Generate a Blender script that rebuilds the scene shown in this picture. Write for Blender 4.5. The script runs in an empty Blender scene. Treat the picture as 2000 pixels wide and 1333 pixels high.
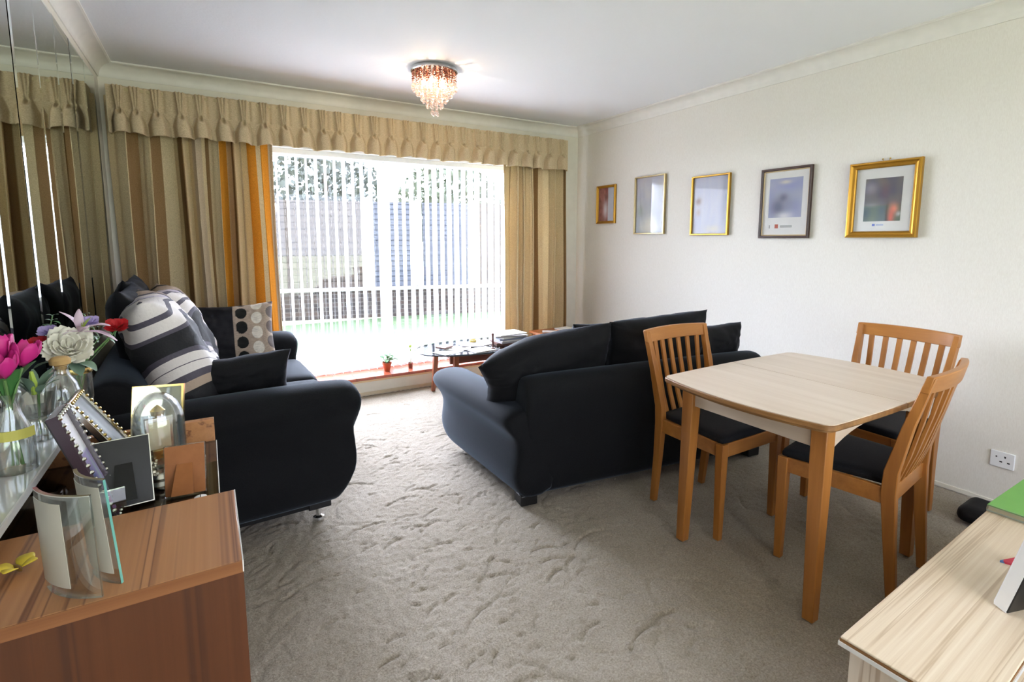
import bpy, bmesh, math, random
import numpy as np
from mathutils import Matrix, Vector, Euler, noise
random.seed(7); np.random.seed(7)
S = bpy.context.scene
COL = S.collection
PI = math.pi
R = math.radians

# ------------------------------------------------------------------ camera
cd = bpy.data.cameras.new('camera')
cam = bpy.data.objects.new('camera', cd); COL.objects.link(cam)
cd.sensor_width = 36.0; cd.sensor_fit = 'HORIZONTAL'
cd.lens = 997.0 / 2000 * 36
cd.shift_y = -(666.5 - 587.5) / 2000
cd.clip_start = .02; cd.clip_end = 200
_f, _cx, _cy = 997., 1000., 587.5
def _d(u, v): return Vector(((u - _cx) / _f, -(v - _cy) / _f, -1.0))
Yc = _d(400, 467).normalized()
Xc = _d(2680, 468); Xc = (Xc - Yc * Xc.dot(Yc)).normalized()
Zc = Xc.cross(Yc)
M = Matrix((Xc, Yc, Zc)).to_4x4()
M.translation = (0, 0, 1.31)
cam.matrix_world = M
S.camera = cam

# ------------------------------------------------------------------ look
S.view_settings.view_transform = 'Standard'
S.view_settings.look = 'None'
S.view_settings.gamma = 1.0
S.view_settings.use_curve_mapping = False
S.view_settings.exposure = 0.6
S.cycles.max_bounces = 10
S.cycles.transparent_max_bounces = 48
S.cycles.transmission_bounces = 8
S.cycles.caustics_reflective = False
S.cycles.caustics_refractive = False
S.cycles.sample_clamp_indirect = 8.0

# sky: a bright hazy sky, brightest over the garden (+y)
SKY_FRONT, SKY_BACK = 38.0, 3.5
W = bpy.data.worlds.new('sky'); S.world = W; W.use_nodes = True
nt = W.node_tree; nt.nodes.clear()
wo = nt.nodes.new('ShaderNodeOutputWorld'); bg = nt.nodes.new('ShaderNodeBackground')
tc = nt.nodes.new('ShaderNodeTexCoord'); sx = nt.nodes.new('ShaderNodeSeparateXYZ')
mr = nt.nodes.new('ShaderNodeMapRange')
mr.inputs['From Min'].default_value = -.45; mr.inputs['From Max'].default_value = .45
mr.inputs['To Min'].default_value = SKY_BACK; mr.inputs['To Max'].default_value = SKY_FRONT
nt.links.new(tc.outputs['Generated'], sx.inputs[0]); nt.links.new(sx.outputs['Y'], mr.inputs['Value'])
bg.inputs['Color'].default_value = (.93, .97, 1.17, 1)
nt.links.new(mr.outputs[0], bg.inputs['Strength']); nt.links.new(bg.outputs[0], wo.inputs[0])

# daylight portals in the two window openings (guide sampling only, they give no light)
def portal(name, loc, rot, sx_, sy_):
    l = bpy.data.lights.new(name, 'AREA'); l.shape = 'RECTANGLE'; l.size = sx_; l.size_y = sy_
    l.cycles.is_portal = True
    o = bpy.data.objects.new(name, l); COL.objects.link(o); o.location = loc; o.rotation_euler = rot
portal('daylight_portal', (1.6, 4.56, 1.08), (R(-90), 0, 0), 2.6, 1.95)
portal('daylight_portal', (1.4, -2.03, 1.2), (R(90), 0, 0), 3.2, 2.1)

# ------------------------------------------------------------------ materials
def lin(c):
    return tuple(((x / 255) / 12.92 if x / 255 <= .04045 else ((x / 255 + .055) / 1.055) ** 2.4) for x in c)
def rgba(c): return (*lin(c), 1)
class NB:
    def __init__(s, name):
        s.m = bpy.data.materials.new(name); s.m.use_nodes = True
        s.t = s.m.node_tree; s.p = s.t.nodes['Principled BSDF']; s.out = s.t.nodes['Material Output']
    def n(s, t, **k):
        x = s.t.nodes.new('ShaderNode' + t)
        for a, b in k.items():
            if a in x.inputs: x.inputs[a].default_value = b
            else: setattr(x, a, b)
        return x
    def l(s, a, b): s.t.links.new(a, b)
    def coord(s, scale=(1, 1, 1), rot=(0, 0, 0), kind='Object'):
        c = s.n('TexCoord'); m = s.n('Mapping'); m.inputs['Scale'].default_value = scale; m.inputs['Rotation'].default_value = rot
        s.l(c.outputs[kind], m.inputs['Vector']); return m.outputs[0]
    def noise(s, vec, scale, detail=3, rough=.5, dist=0):
        x = s.n('TexNoise'); x.inputs['Scale'].default_value = scale; x.inputs['Detail'].default_value = detail
        x.inputs['Roughness'].default_value = rough; x.inputs['Distortion'].default_value = dist
        s.l(vec, x.inputs['Vector']); return x.outputs['Fac']
    def ramp(s, fac, stops, interp='LINEAR'):
        r = s.n('ValToRGB'); r.color_ramp.interpolation = interp
        e = r.color_ramp.elements
        while len(e) < len(stops): e.new(.5)
        for k, (p, c) in zip(e, stops): k.position = p; k.color = rgba(c)
        s.l(fac, r.inputs[0]); return r.outputs[0]
    def bump(s, h, strength=.3, dist=.01, prev=None):
        b = s.n('Bump'); b.inputs['Strength'].default_value = strength; b.inputs['Distance'].default_value = dist
        s.l(h, b.inputs['Height']); 
        if prev: s.l(prev, b.inputs['Normal'])
        s.l(b.outputs[0], s.p.inputs['Normal']); return b.outputs[0]
    def set(s, **k):
        for a, b in k.items():
            s.p.inputs[a.replace('_', ' ')].default_value = b
        return s
def plain(name, c, rough=.5, metal=0., **k):
    b = NB(name); b.set(Base_Color=rgba(c), Roughness=rough, Metallic=metal)
    # a faint procedural variation so that nothing is perfectly flat
    f = b.noise(b.coord(), 14, 3)
    d = tuple(max(0, x * .985) for x in c); u = tuple(min(255, x * 1.01) for x in c)
    b.l(b.ramp(f, [(.3, d), (.7, u)]), b.p.inputs['Base Color'])
    for a, v in k.items(): b.p.inputs[a.replace('_', ' ')].default_value = v
    return b.m
def wood(name, c1, c2, axis='x', scale=9., rough=.35, streak=None, stretch=.06, dist=.12):
    b = NB(name)
    sc = {'x': (stretch, 1, 1), 'y': (1, stretch, 1), 'z': (1, 1, stretch)}[axis]
    v = b.coord(sc)
    f = b.noise(v, scale * 2, 4, .6, dist)
    col = b.ramp(f, [(.32, c1), (.5, tuple((a + e) / 2 for a, e in zip(c1, c2))), (.68, c2)])
    if streak:
        g = b.noise(v, streak[1], 2, .5, .05)
        mix = b.n('Mix', data_type='RGBA'); 
        st = b.ramp(g, [(.54, (0, 0, 0)), (.60, (255, 255, 255)), (.64, (0, 0, 0))])
        b.l(st, mix.inputs[0]); b.l(col, mix.inputs[6]); mix.inputs[7].default_value = rgba(streak[0])
        col = mix.outputs[2]
    b.l(col, b.p.inputs['Base Color']); b.set(Roughness=rough)
    b.bump(f, .08, .002)
    return b.m
def cloth(name, c, rough=.9, sheen=0., tint=(1, 1, 1), scale=350., amt=.12, bump=.25, vcol=False, aniso=(1, 1, 1)):
    b = NB(name)
    v = b.coord(aniso)
    f = b.noise(v, scale, 2, .6)
    if vcol:
        a = b.n('Attribute'); a.attribute_name = 'Col'
        mx = b.n('Mix', data_type='RGBA', blend_type='MULTIPLY'); mx.inputs[0].default_value = 1
        r = b.ramp(f, [(.25, tuple(255 * (1 - amt * 1.6) for _ in c)), (.75, (255, 255, 255))])
        b.l(a.outputs['Color'], mx.inputs[6]); b.l(r, mx.inputs[7]); b.l(mx.outputs[2], b.p.inputs['Base Color'])
    else:
        b.l(b.ramp(f, [(.25, tuple(max(0, x * (1 - amt) - 1) for x in c)), (.75, tuple(min(255, x * (1 + amt) + 1) for x in c))]), b.p.inputs['Base Color'])
    b.set(Roughness=rough, Sheen_Weight=sheen, Sheen_Tint=(*tint, 1), Sheen_Roughness=.4)
    b.p.inputs['Specular IOR Level'].default_value = .2
    b.bump(f, bump, .002)
    return b.m
def vpaint(name, rough=.5, **k):
    b = NB(name); a = b.n('Attribute'); a.attribute_name = 'Col'
    b.l(a.outputs['Color'], b.p.inputs['Base Color']); b.set(Roughness=rough)
    for q, v in k.items(): b.p.inputs[q.replace('_', ' ')].default_value = v
    return b.m
def glass(name, tint=(.97, 1, .99), rough=0., ior=1.45):
    b = NB(name); g = b.n('BsdfGlass'); g.inputs['Color'].default_value = (*tint, 1); g.inputs['Roughness'].default_value = rough
    g.inputs['IOR'].default_value = ior
    b.l(g.outputs[0], b.out.inputs[0]); return b.m
def thin_glass(name, tint=(.97, 1, .99), refl=.12):
    b = NB(name); t = b.n('BsdfTransparent'); t.inputs[0].default_value = (*tint, 1)
    g = b.n('BsdfGlossy'); g.inputs['Roughness'].default_value = .02
    lw = b.n('LayerWeight'); lw.inputs[0].default_value = .3
    m1 = b.n('Math', operation='MULTIPLY_ADD'); m1.inputs[1].default_value = .55 if refl > .05 else .12; m1.inputs[2].default_value = refl * .4
    b.l(lw.outputs['Fresnel'], m1.inputs[0])
    mx = b.n('MixShader'); b.l(m1.outputs[0], mx.inputs[0]); b.l(t.outputs[0], mx.inputs[1]); b.l(g.outputs[0], mx.inputs[2])
    b.l(mx.outputs[0], b.out.inputs[0]); return b.m
def emit(name, c, s):
    b = NB(name); b.set(Base_Color=(*c, 1)); b.p.inputs['Emission Color'].default_value = (*c, 1); b.p.inputs['Emission Strength'].default_value = s
    return b.m

MT = {}
def carpet_mat():
    b = NB('carpet_pile'); v = b.coord()
    f = b.noise(v, 160, 3, .7); g = b.noise(v, 5, 3, .5)
    c = b.ramp(f, [(.25, (132, 122, 108)), (.75, (188, 178, 164))])
    mx = b.n('Mix', data_type='RGBA', blend_type='MULTIPLY'); mx.inputs[0].default_value = 1
    b.l(c, mx.inputs[6]); b.l(b.ramp(g, [(.3, (238, 236, 232)), (.7, (255, 255, 255))]), mx.inputs[7])
    b.l(mx.outputs[2], b.p.inputs['Base Color']); b.set(Roughness=.95, Sheen_Weight=.15)
    b.p.inputs['Specular IOR Level'].default_value = .1
    b.bump(f, .6, .006)
    return b.m
MT['carpet'] = carpet_mat()
def wallpaper():
    b = NB('cream_wallpaper'); w = b.coord((60, 60, 14))
    f = b.noise(w, 5, 3); b.l(b.ramp(f, [(.3, (232, 227, 217)), (.7, (239, 235, 226))]), b.p.inputs['Base Color'])
    b.set(Roughness=.75); b.bump(f, .07, .002); return b.m
MT['wall'] = wallpaper()
def ceil_mat():
    b = NB('white_textured_ceiling'); v = b.coord()
    f = b.noise(v, 45, 4, .6); b.set(Base_Color=rgba((246, 247, 250)), Roughness=.8); b.bump(f, .25, .004); return b.m
MT['ceil'] = ceil_mat()
MT['coving'] = plain('white_coving_paint', (238, 235, 228), .5)
MT['wallplain'] = plain('cream_wall_paint', (232, 227, 214), .7)
MT['white'] = plain('white_paint', (240, 240, 238), .4)
MT['upvc'] = plain('white_plastic', (244, 245, 246), .3)
MT['mirror'] = NB('mirror_silvering').set(Base_Color=(.80, .86, .83, 1), Metallic=1., Roughness=.012).m
MT['mirror_edge'] = plain('mirror_edge_green', (58, 84, 82), .15)
MT['picture_glass'] = thin_glass('picture_glass', (.98, .98, .98), .02)
MT['pane'] = thin_glass('window_glass', (.96, .98, .98), .1)
def tile_mat():
    b = NB('red_quarry_tile'); v = b.coord((1, 1, 1))
    br = b.n('TexBrick'); br.offset = 0
    for k, x in (('Scale', 1.0), ('Brick Width', .15), ('Row Height', .3), ('Mortar Size', .003)): br.inputs[k].default_value = x
    br.inputs['Color1'].default_value = rgba((168, 84, 62)); br.inputs['Color2'].default_value = rgba((180, 95, 70)); br.inputs['Mortar'].default_value = rgba((120, 80, 66))
    b.l(v, br.inputs['Vector']); b.l(br.outputs[0], b.p.inputs['Base Color']); b.set(Roughness=.18); return b.m
MT['tile'] = tile_mat()
def slat_mat():
    b = NB('sheer_white_blind'); t = b.n('BsdfTranslucent'); t.inputs[0].default_value = (.93, .94, .95, 1)
    d = b.n('BsdfDiffuse'); d.inputs[0].default_value = (.93, .94, .95, 1)
    tr = b.n('BsdfTransparent')
    m1 = b.n('MixShader'); m1.inputs[0].default_value = .5; b.l(d.outputs[0], m1.inputs[1]); b.l(t.outputs[0], m1.inputs[2])
    f = b.noise(b.coord((1, 60, .2)), 12, 2)
    mp = b.n('MapRange'); mp.inputs['To Min'].default_value = .25; mp.inputs['To Max'].default_value = .45; b.l(f, mp.inputs['Value'])
    m2 = b.n('MixShader'); b.l(mp.outputs[0], m2.inputs[0]); b.l(m1.outputs[0], m2.inputs[1]); b.l(tr.outputs[0], m2.inputs[2])
    b.l(m2.outputs[0], b.out.inputs[0]); return b.m
MT['slat'] = slat_mat()
def curtain_mat(name):
    b = NB(name); v = b.coord((1, 1, 2.2)); f = b.noise(v, 130, 3, .7)
    a = b.n('Attribute'); a.attribute_name = 'Col'
    mx = b.n('Mix', data_type='RGBA', blend_type='MULTIPLY'); mx.inputs[0].default_value = 1
    b.l(a.outputs['Color'], mx.inputs[6]); b.l(b.ramp(f, [(.3, (214, 209, 200)), (.7, (255, 255, 255))]), mx.inputs[7])
    b.l(mx.outputs[2], b.p.inputs['Base Color']); b.set(Roughness=.95)
    b.p.inputs['Specular IOR Level'].default_value = .05
    b.bump(f, .35, .003)
    t = b.n('BsdfTranslucent'); b.l(mx.outputs[2], t.inputs[0])
    ms = b.n('MixShader'); ms.inputs[0].default_value = .16
    b.l(b.p.outputs[0], ms.inputs[1]); b.l(t.outputs[0], ms.inputs[2]); b.l(ms.outputs[0], b.out.inputs[0])
    return b.m
MT['curtain'] = curtain_mat('woven_beige_curtain')
MT['sofa'] = cloth('black_sofa_fabric', (14, 15, 17), .85, .2, (.62, .76, .95), 260, .35, .3)
MT['blackcush'] = cloth('black_cushion_fabric', (14, 15, 17), .75, .08, (.7, .78, 1), 300, .3, .25)
MT['printcush'] = cloth('printed_cushion_fabric', (255, 255, 255), .7, .05, (1, 1, 1), 220, .12, .35, vcol=True, aniso=(.15, 1, 1))
def swirl_mat(name, cx, cy, ph):
    b = NB(name); c = b.n('TexCoord'); m = b.n('Mapping')
    m.inputs['Scale'].default_value = (1 / .33, 1 / .30, 0); m.inputs['Location'].default_value = (-cx, -cy, 0)
    b.l(c.outputs['Object'], m.inputs['Vector'])
    nz_ = b.n('TexNoise'); nz_.inputs['Scale'].default_value = 1.1; nz_.inputs['Detail'].default_value = 0; b.l(m.outputs[0], nz_.inputs['Vector'])
    ln = b.n('VectorMath', operation='LENGTH'); b.l(m.outputs[0], ln.inputs[0])
    a = b.n('Math', operation='MULTIPLY_ADD'); a.inputs[1].default_value = .7; b.l(nz_.outputs['Fac'], a.inputs[0]); b.l(ln.outputs['Value'], a.inputs[2])
    d = b.n('Math', operation='MULTIPLY_ADD'); d.inputs[1].default_value = 1 / 3.2; d.inputs[2].default_value = -.35 / 3.2; b.l(a.outputs[0], d.inputs[0])
    K, TA, WH, GR, LI = (24, 25, 29), (180, 160, 142), (234, 228, 224), (84, 80, 92), (204, 196, 208)
    st = [(0, K), (.40, TA), (.56, GR), (.70, WH), (.84, GR), (.86, WH), (.98, GR), (1.06, K), (1.36, GR), (1.42, WH), (1.58, GR), (1.64, WH), (1.80, GR), (1.84, LI), (2.05, WH), (2.16, GR), (2.22, TA), (2.5, K), (2.7, TA)]
    col = b.ramp(d.outputs[0], [(q / 3.2, k) for q, k in st], 'CONSTANT')
    b.l(col, b.p.inputs['Base Color']); b.set(Roughness=.75)
    f = b.noise(b.coord((.1, 1, 1)), 90, 2); b.bump(f, .4, .004)
    return b.m
MT['swirl_a'] = swirl_mat('striped_swirl_print', -1.0, -.85, 0)
MT['swirl_b'] = swirl_mat('striped_swirl_print_far', -1.2, -1.0, 2)
MT['foot'] = plain('black_foot', (16, 16, 17), .4)
MT['chrome'] = plain('chrome', (215, 216, 218), .12, 1.)
MT['beech'] = wood('orange_beech', (156, 98, 42), (186, 124, 60), 'z', 9, .35)
MT['beech_h'] = wood('orange_beech_rail', (160, 101, 44), (189, 127, 62), 'x', 9, .35)
MT['maple'] = wood('pale_maple_laminate', (216, 196, 174), (230, 213, 194), 'y', 10, .3, None, .05)
MT['maple_x'] = wood('pale_maple_apron', (214, 192, 168), (229, 211, 190), 'x', 10, .35, None, .05)
MT['ply'] = wood('brown_ply_edge', (120, 82, 44), (163, 118, 70), 'y', 14, .4)
MT['seatpad'] = cloth('black_seat_fabric', (26, 27, 30), .8, .04, (1, 1, 1), 300, .2, .2)
MT['teak'] = wood('teak_veneer_lit', (176, 122, 78), (192, 138, 92), 'y', 30, .3, ((124, 78, 52), 30.0), .006, .02)  # window glare on the top is put into this paler teak
MT['teak_shaded_z'] = wood('teak_veneer_shaded', (84, 45, 21), (97, 54, 27), 'z', 30, .4, ((74, 40, 22), 30.0), .006, .02)  # same teak darkened, the shade of the sides is in the colour
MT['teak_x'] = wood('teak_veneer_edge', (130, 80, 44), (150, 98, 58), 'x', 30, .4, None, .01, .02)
MT['pine'] = wood('pale_ash_laminate', (220, 198, 170), (240, 224, 200), 'x', 44, .4, ((204, 180, 150), 60.0), .012, .1)
MT['pine_z'] = wood('pale_ash_laminate_side', (214, 196, 176), (232, 218, 200), 'z', 26, .4, ((186, 162, 138), 44.0), .02, .1)
MT['edging'] = plain('white_edging', (232, 230, 226), .3)
MT['gold'] = plain('gold_frame_metal', (196, 152, 66), .32, .85)
MT['gold_wood'] = plain('antique_gold_moulding', (188, 140, 50), .4, .7)
MT['darkframe'] = plain('dark_brown_moulding', (62, 40, 34), .35)
MT['paper'] = plain('white_paper', (238, 237, 233), .7)
MT['art'] = vpaint('printed_picture', .6)
MT['clear'] = thin_glass('clear_glass', (.985, 1, .995), .22)
MT['clear_thin'] = thin_glass('thin_clear_glass', (.97, 1, .99), .25)
MT['glass_top'] = thin_glass('smoked_glass_top', (.60, .64, .66), .45)
MT['teal_edge'] = plain('green_glass_edge', (120, 190, 178), .1)
MT['silver'] = plain('silver_metal', (216, 214, 208), .16, 1.)
MT['brass'] = plain('brass_metal', (214, 186, 118), .22, 1.)
MT['terracotta'] = plain('terracotta', (184, 92, 56), .8)
MT['leaf'] = plain('green_leaf', (74, 128, 66), .5)
MT['leaf_grey'] = plain('grey_green_leaf', (120, 146, 122), .6)
MT['leaf_lime'] = plain('lime_leaf', (170, 196, 70), .5)
MT['stem'] = plain('green_stem', (104, 142, 80), .5)
MT['pink'] = plain('magenta_petal', (214, 44, 138), .5)
MT['palepink'] = plain('pale_pink_petal', (240, 214, 228), .5)
MT['cream'] = plain('cream_petal', (248, 244, 226), .55)
MT['red'] = plain('red_petal', (190, 24, 30), .55)
MT['purple'] = plain('purple_petal', (140, 84, 176), .55)
MT['lilac'] = plain('lilac_petal', (196, 178, 226), .55)
MT['cork'] = plain('cork', (206, 168, 108), .8)
MT['yellow'] = plain('yellow_plastic', (226, 200, 60), .5)
MT['black'] = plain('black_plastic', (18, 18, 19), .35)
MT['brownback'] = wood('brown_card_back', (150, 92, 44), (166, 104, 54), 'z', 10, .6)
MT['plum'] = plain('plum_frame', (62, 44, 56), .3)
MT['frost'] = plain('frosted_print', (206, 200, 184), .35)

# ------------------------------------------------------------------ object helpers
def children(o): return [c for c in bpy.data.objects if c.parent == o]
def tag(o, label=None, cat=None, group=None, kind=None):
    if label: o['label'] = label
    if cat: o['category'] = cat
    if group: o['group'] = group
    if kind: o['kind'] = kind
    return o
def empty(name, loc=(0, 0, 0), rz=0., label=None, cat=None, group=None, kind=None):
    o = bpy.data.objects.new(name, None); COL.objects.link(o); o.empty_display_size = .05
    o.location = loc; o.rotation_euler = (0, 0, rz)
    return tag(o, label, cat, group, kind)
def copy_tree(o, parent=None):
    c = o.copy(); COL.objects.link(c)
    if parent: c.parent = parent
    for ch in [x for x in list(bpy.data.objects) if x.parent == o]: copy_tree(ch, c)
    return c
class MB:
    """collects shapes into one mesh"""
    def __init__(s): s.v = []; s.f = []; s.c = []
    def add(s, V, F, M=None, col=None):
        k = len(s.v)
        for p in V:
            p = Vector(p)
            s.v.append(tuple(M @ p) if M else tuple(p))
        s.f += [tuple(i + k for i in f) for f in F]
        s.c += list(col) if col is not None and not isinstance(col, tuple) else [col or (255, 255, 255)] * len(V)
        return s
    def box(s, a, b, M=None, col=None):
        x0, y0, z0 = a; x1, y1, z1 = b
        V = [(x0, y0, z0), (x1, y0, z0), (x1, y1, z0), (x0, y1, z0), (x0, y0, z1), (x1, y0, z1), (x1, y1, z1), (x0, y1, z1)]
        F = [(0, 3, 2, 1), (4, 5, 6, 7), (0, 1, 5, 4), (1, 2, 6, 5), (2, 3, 7, 6), (3, 0, 4, 7)]
        return s.add(V, F, M, col)
    def loft(s, rings, closed=True, caps=True, M=None, col=None, colring=None):
        n = len(rings[0]); V = [p for r in rings for p in r]; F = []
        for i in range(len(rings) - 1):
            for j in range(n if closed else n - 1):
                a = i * n + j; b = i * n + (j + 1) % n
                F.append((a, b, b + n, a + n))
        if caps and closed:
            F.append(tuple(range(n - 1, -1, -1))); F.append(tuple((len(rings) - 1) * n + j for j in range(n)))
        cc = None
        if colring: cc = [colring[i] for i in range(len(rings)) for _ in range(n)]
        return s.add(V, F, M, cc if cc else col)
    def lathe(s, prof, n=24, M=None, caps=True, col=None, colring=None):
        rings = [[(r * math.cos(2 * PI * j / n), r * math.sin(2 * PI * j / n), z) for j in range(n)] for r, z in prof]
        return s.loft(rings, True, caps, M, col, colring)
    def tube(s, pts, r, n=8, M=None, caps=True, col=None):
        pts = [Vector(p) for p in pts]; rings = []
        rr = r if isinstance(r, (list, tuple)) else [r] * len(pts)
        up = Vector((0, 0, 1))
        for i, p in enumerate(pts):
            t = (pts[min(i + 1, len(pts) - 1)] - pts[max(i - 1, 0)]).normalized()
            a = t.cross(up if abs(t.z) < .9 else Vector((1, 0, 0))).normalized(); b = t.cross(a)
            rings.append([tuple(p + (a * math.cos(2 * PI * j / n) + b * math.sin(2 * PI * j / n)) * rr[i]) for j in range(n)])
        return s.loft(rings, True, caps, M, col)
    def prism(s, poly, z0, z1, M=None, col=None):
        return s.loft([[(x, y, z0) for x, y in poly], [(x, y, z1) for x, y in poly]], True, True, M, col)
    def ball(s, c, r, nu=10, nv=7, M=None, col=None):
        rx, ry, rz = r if isinstance(r, (list, tuple)) else (r, r, r)
        rings = []
        for i in range(nv + 1):
            t = -PI / 2 + PI * i / nv
            q = max(math.cos(t), .02)
            rings.append([(c[0] + rx * q * math.cos(2 * PI * j / nu), c[1] + ry * q * math.sin(2 * PI * j / nu), c[2] + rz * math.sin(t)) for j in range(nu)])
        return s.loft(rings, True, True, M, col)
    def build(s, name, m, parent=None, smooth=False, bevel=0., subsurf=0, loc=None, angle=35, vcol=False):
        me = bpy.data.meshes.new(name); me.from_pydata(s.v, [], s.f); me.update()
        bm = bmesh.new(); bm.from_mesh(me); bmesh.ops.recalc_face_normals(bm, faces=bm.faces); bm.to_mesh(me); bm.free()
        o = bpy.data.objects.new(name, me); COL.objects.link(o)
        for x in (m if isinstance(m, list) else [m]): me.materials.append(x)
        if parent: o.parent = parent
        if loc: o.location = loc
        if vcol:
            at = me.color_attributes.new('Col', 'FLOAT_COLOR', 'POINT')
            arr = np.array([(*lin(c), 1) for c in s.c], dtype=np.float32).ravel(); at.data.foreach_set('color', arr)
        if bevel:
            b = o.modifiers.new('bevel', 'BEVEL'); b.width = bevel; b.segments = 2; b.limit_method = 'ANGLE'; b.angle_limit = R(40)
        if subsurf:
            b = o.modifiers.new('subsurf', 'SUBSURF'); b.levels = subsurf; b.render_levels = subsurf
        if smooth or bevel:
            me.shade_smooth()
            if angle < 180:
                try: me.set_sharp_from_angle(angle=R(angle))
                except Exception: pass
        return o
def xform(loc=(0, 0, 0), rot=(0, 0, 0), sc=(1, 1, 1)):
    return Matrix.LocRotScale(Vector(loc), Euler(rot), Vector(sc))
def rbox(mb, c, size, r, seg=10, deform=None, col=None):
    """rounded box with optional deformation of each point"""
    hx, hy, hz = [x / 2 for x in size]
    idx = {}; V = []; F = []
    def lin_(n): return [-1 + 2 * i / n for i in range(n + 1)]
    nx = ny = nz = seg
    def sp(t):  # cluster samples near the edges
        return math.copysign(abs(t) ** .75, t)
    def vert(a, b, d):
        key = (round(a, 5), round(b, 5), round(d, 5))
        if key in idx: return idx[key]
        p = Vector((sp(a) * hx, sp(b) * hy, sp(d) * hz))
        rr = min(r, hx, hy, hz)
        q = Vector((max(-hx + rr, min(hx - rr, p.x)), max(-hy + rr, min(hy - rr, p.y)), max(-hz + rr, min(hz - rr, p.z))))
        d_ = p - q
        if d_.length > 1e-9: p = q + d_.normalized() * rr
        if deform: p = Vector(deform(p.x, p.y, p.z))
        V.append((p.x + c[0], p.y + c[1], p.z + c[2])); idx[key] = len(V) - 1
        return idx[key]
    L = lin_(seg)
    for i in range(seg):
        for j in range(seg):
            a0, a1, b0, b1 = L[i], L[i + 1], L[j], L[j + 1]
            F.append((vert(a0, b0, 1), vert(a1, b0, 1), vert(a1, b1, 1), vert(a0, b1, 1)))
            F.append((vert(a0, b1, -1), vert(a1, b1, -1), vert(a1, b0, -1), vert(a0, b0, -1)))
            F.append((vert(a0, -1, b0), vert(a1, -1, b0), vert(a1, -1, b1), vert(a0, -1, b1)))
            F.append((vert(a0, 1, b1), vert(a1, 1, b1), vert(a1, 1, b0), vert(a0, 1, b0)))
            F.append((vert(-1, a0, b1), vert(-1, a1, b1), vert(-1, a1, b0), vert(-1, a0, b0)))
            F.append((vert(1, a0, b0), vert(1, a1, b0), vert(1, a1, b1), vert(1, a0, b1)))
    return mb.add(V, F, None, col)
def pillow_mb(w, h, t, n=30, ear=.07, wr=.006, seed=0, colf=None, droop=None):
    mb = MB(); g = [-1 + 2 * i / n for i in range(n + 1)]
    g = [math.copysign(abs(x) ** .8, x) for x in g]
    V = []; C = []; top = {}; bot = {}
    for side in (1, -1):
        for i, u in enumerate(g):
            for j, v in enumerate(g):
                edge = i in (0, n) or j in (0, n)
                if side == -1 and edge: bot[i, j] = top[i, j]; continue
                x = w / 2 * u * (1 - ear * (1 - v * v) * abs(u)); y = h / 2 * v * (1 - ear * (1 - u * u) * abs(v))
                th = t / 2 * ((1 - u ** 4) * (1 - v ** 4)) ** .55
                k = noise.noise(Vector((u * 2.2 + seed * 7.3, v * 2.2, side * 3.))) * wr * 2
                k += noise.noise(Vector((u * 6 + seed * 3.1, v * 6, side))) * wr
                z = side * th + (k if not edge else k * .6)
                if droop: x, y, z = droop(u, v, x, y, z)
                V.append((x, y, z)); C.append(colf(u, v, side) if colf else (255, 255, 255))
                (top if side == 1 else bot)[i, j] = len(V) - 1
    F = []
    for i in range(n):
        for j in range(n):
            F.append((top[i, j], top[i + 1, j], top[i + 1, j + 1], top[i, j + 1]))
            F.append((bot[i, j], bot[i, j + 1], bot[i + 1, j + 1], bot[i + 1, j]))
    mb.add(V, F, None, C); return mb
def place(o, origin, xdir, ydir):
    x = Vector(xdir).normalized(); y = Vector(ydir); y = (y - x * x.dot(y)).normalized(); z = x.cross(y)
    m = Matrix((x, y, z)).transposed().to_4x4(); m.translation = origin
    o.matrix_world = m; return o
# ================================================================== SETTING
XL, XR, YF, YB, ZC = -.518, 3.295, 4.217, -2.0, 2.41
OX0, OX1, OZ0, OZ1 = .30, 2.92, .13, 2.02         # front window opening
def struct(name, mb, m, parent=None, **k):
    o = mb.build(name, m, parent, **k)
    if not parent: o['kind'] = 'structure'
    return o
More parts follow.
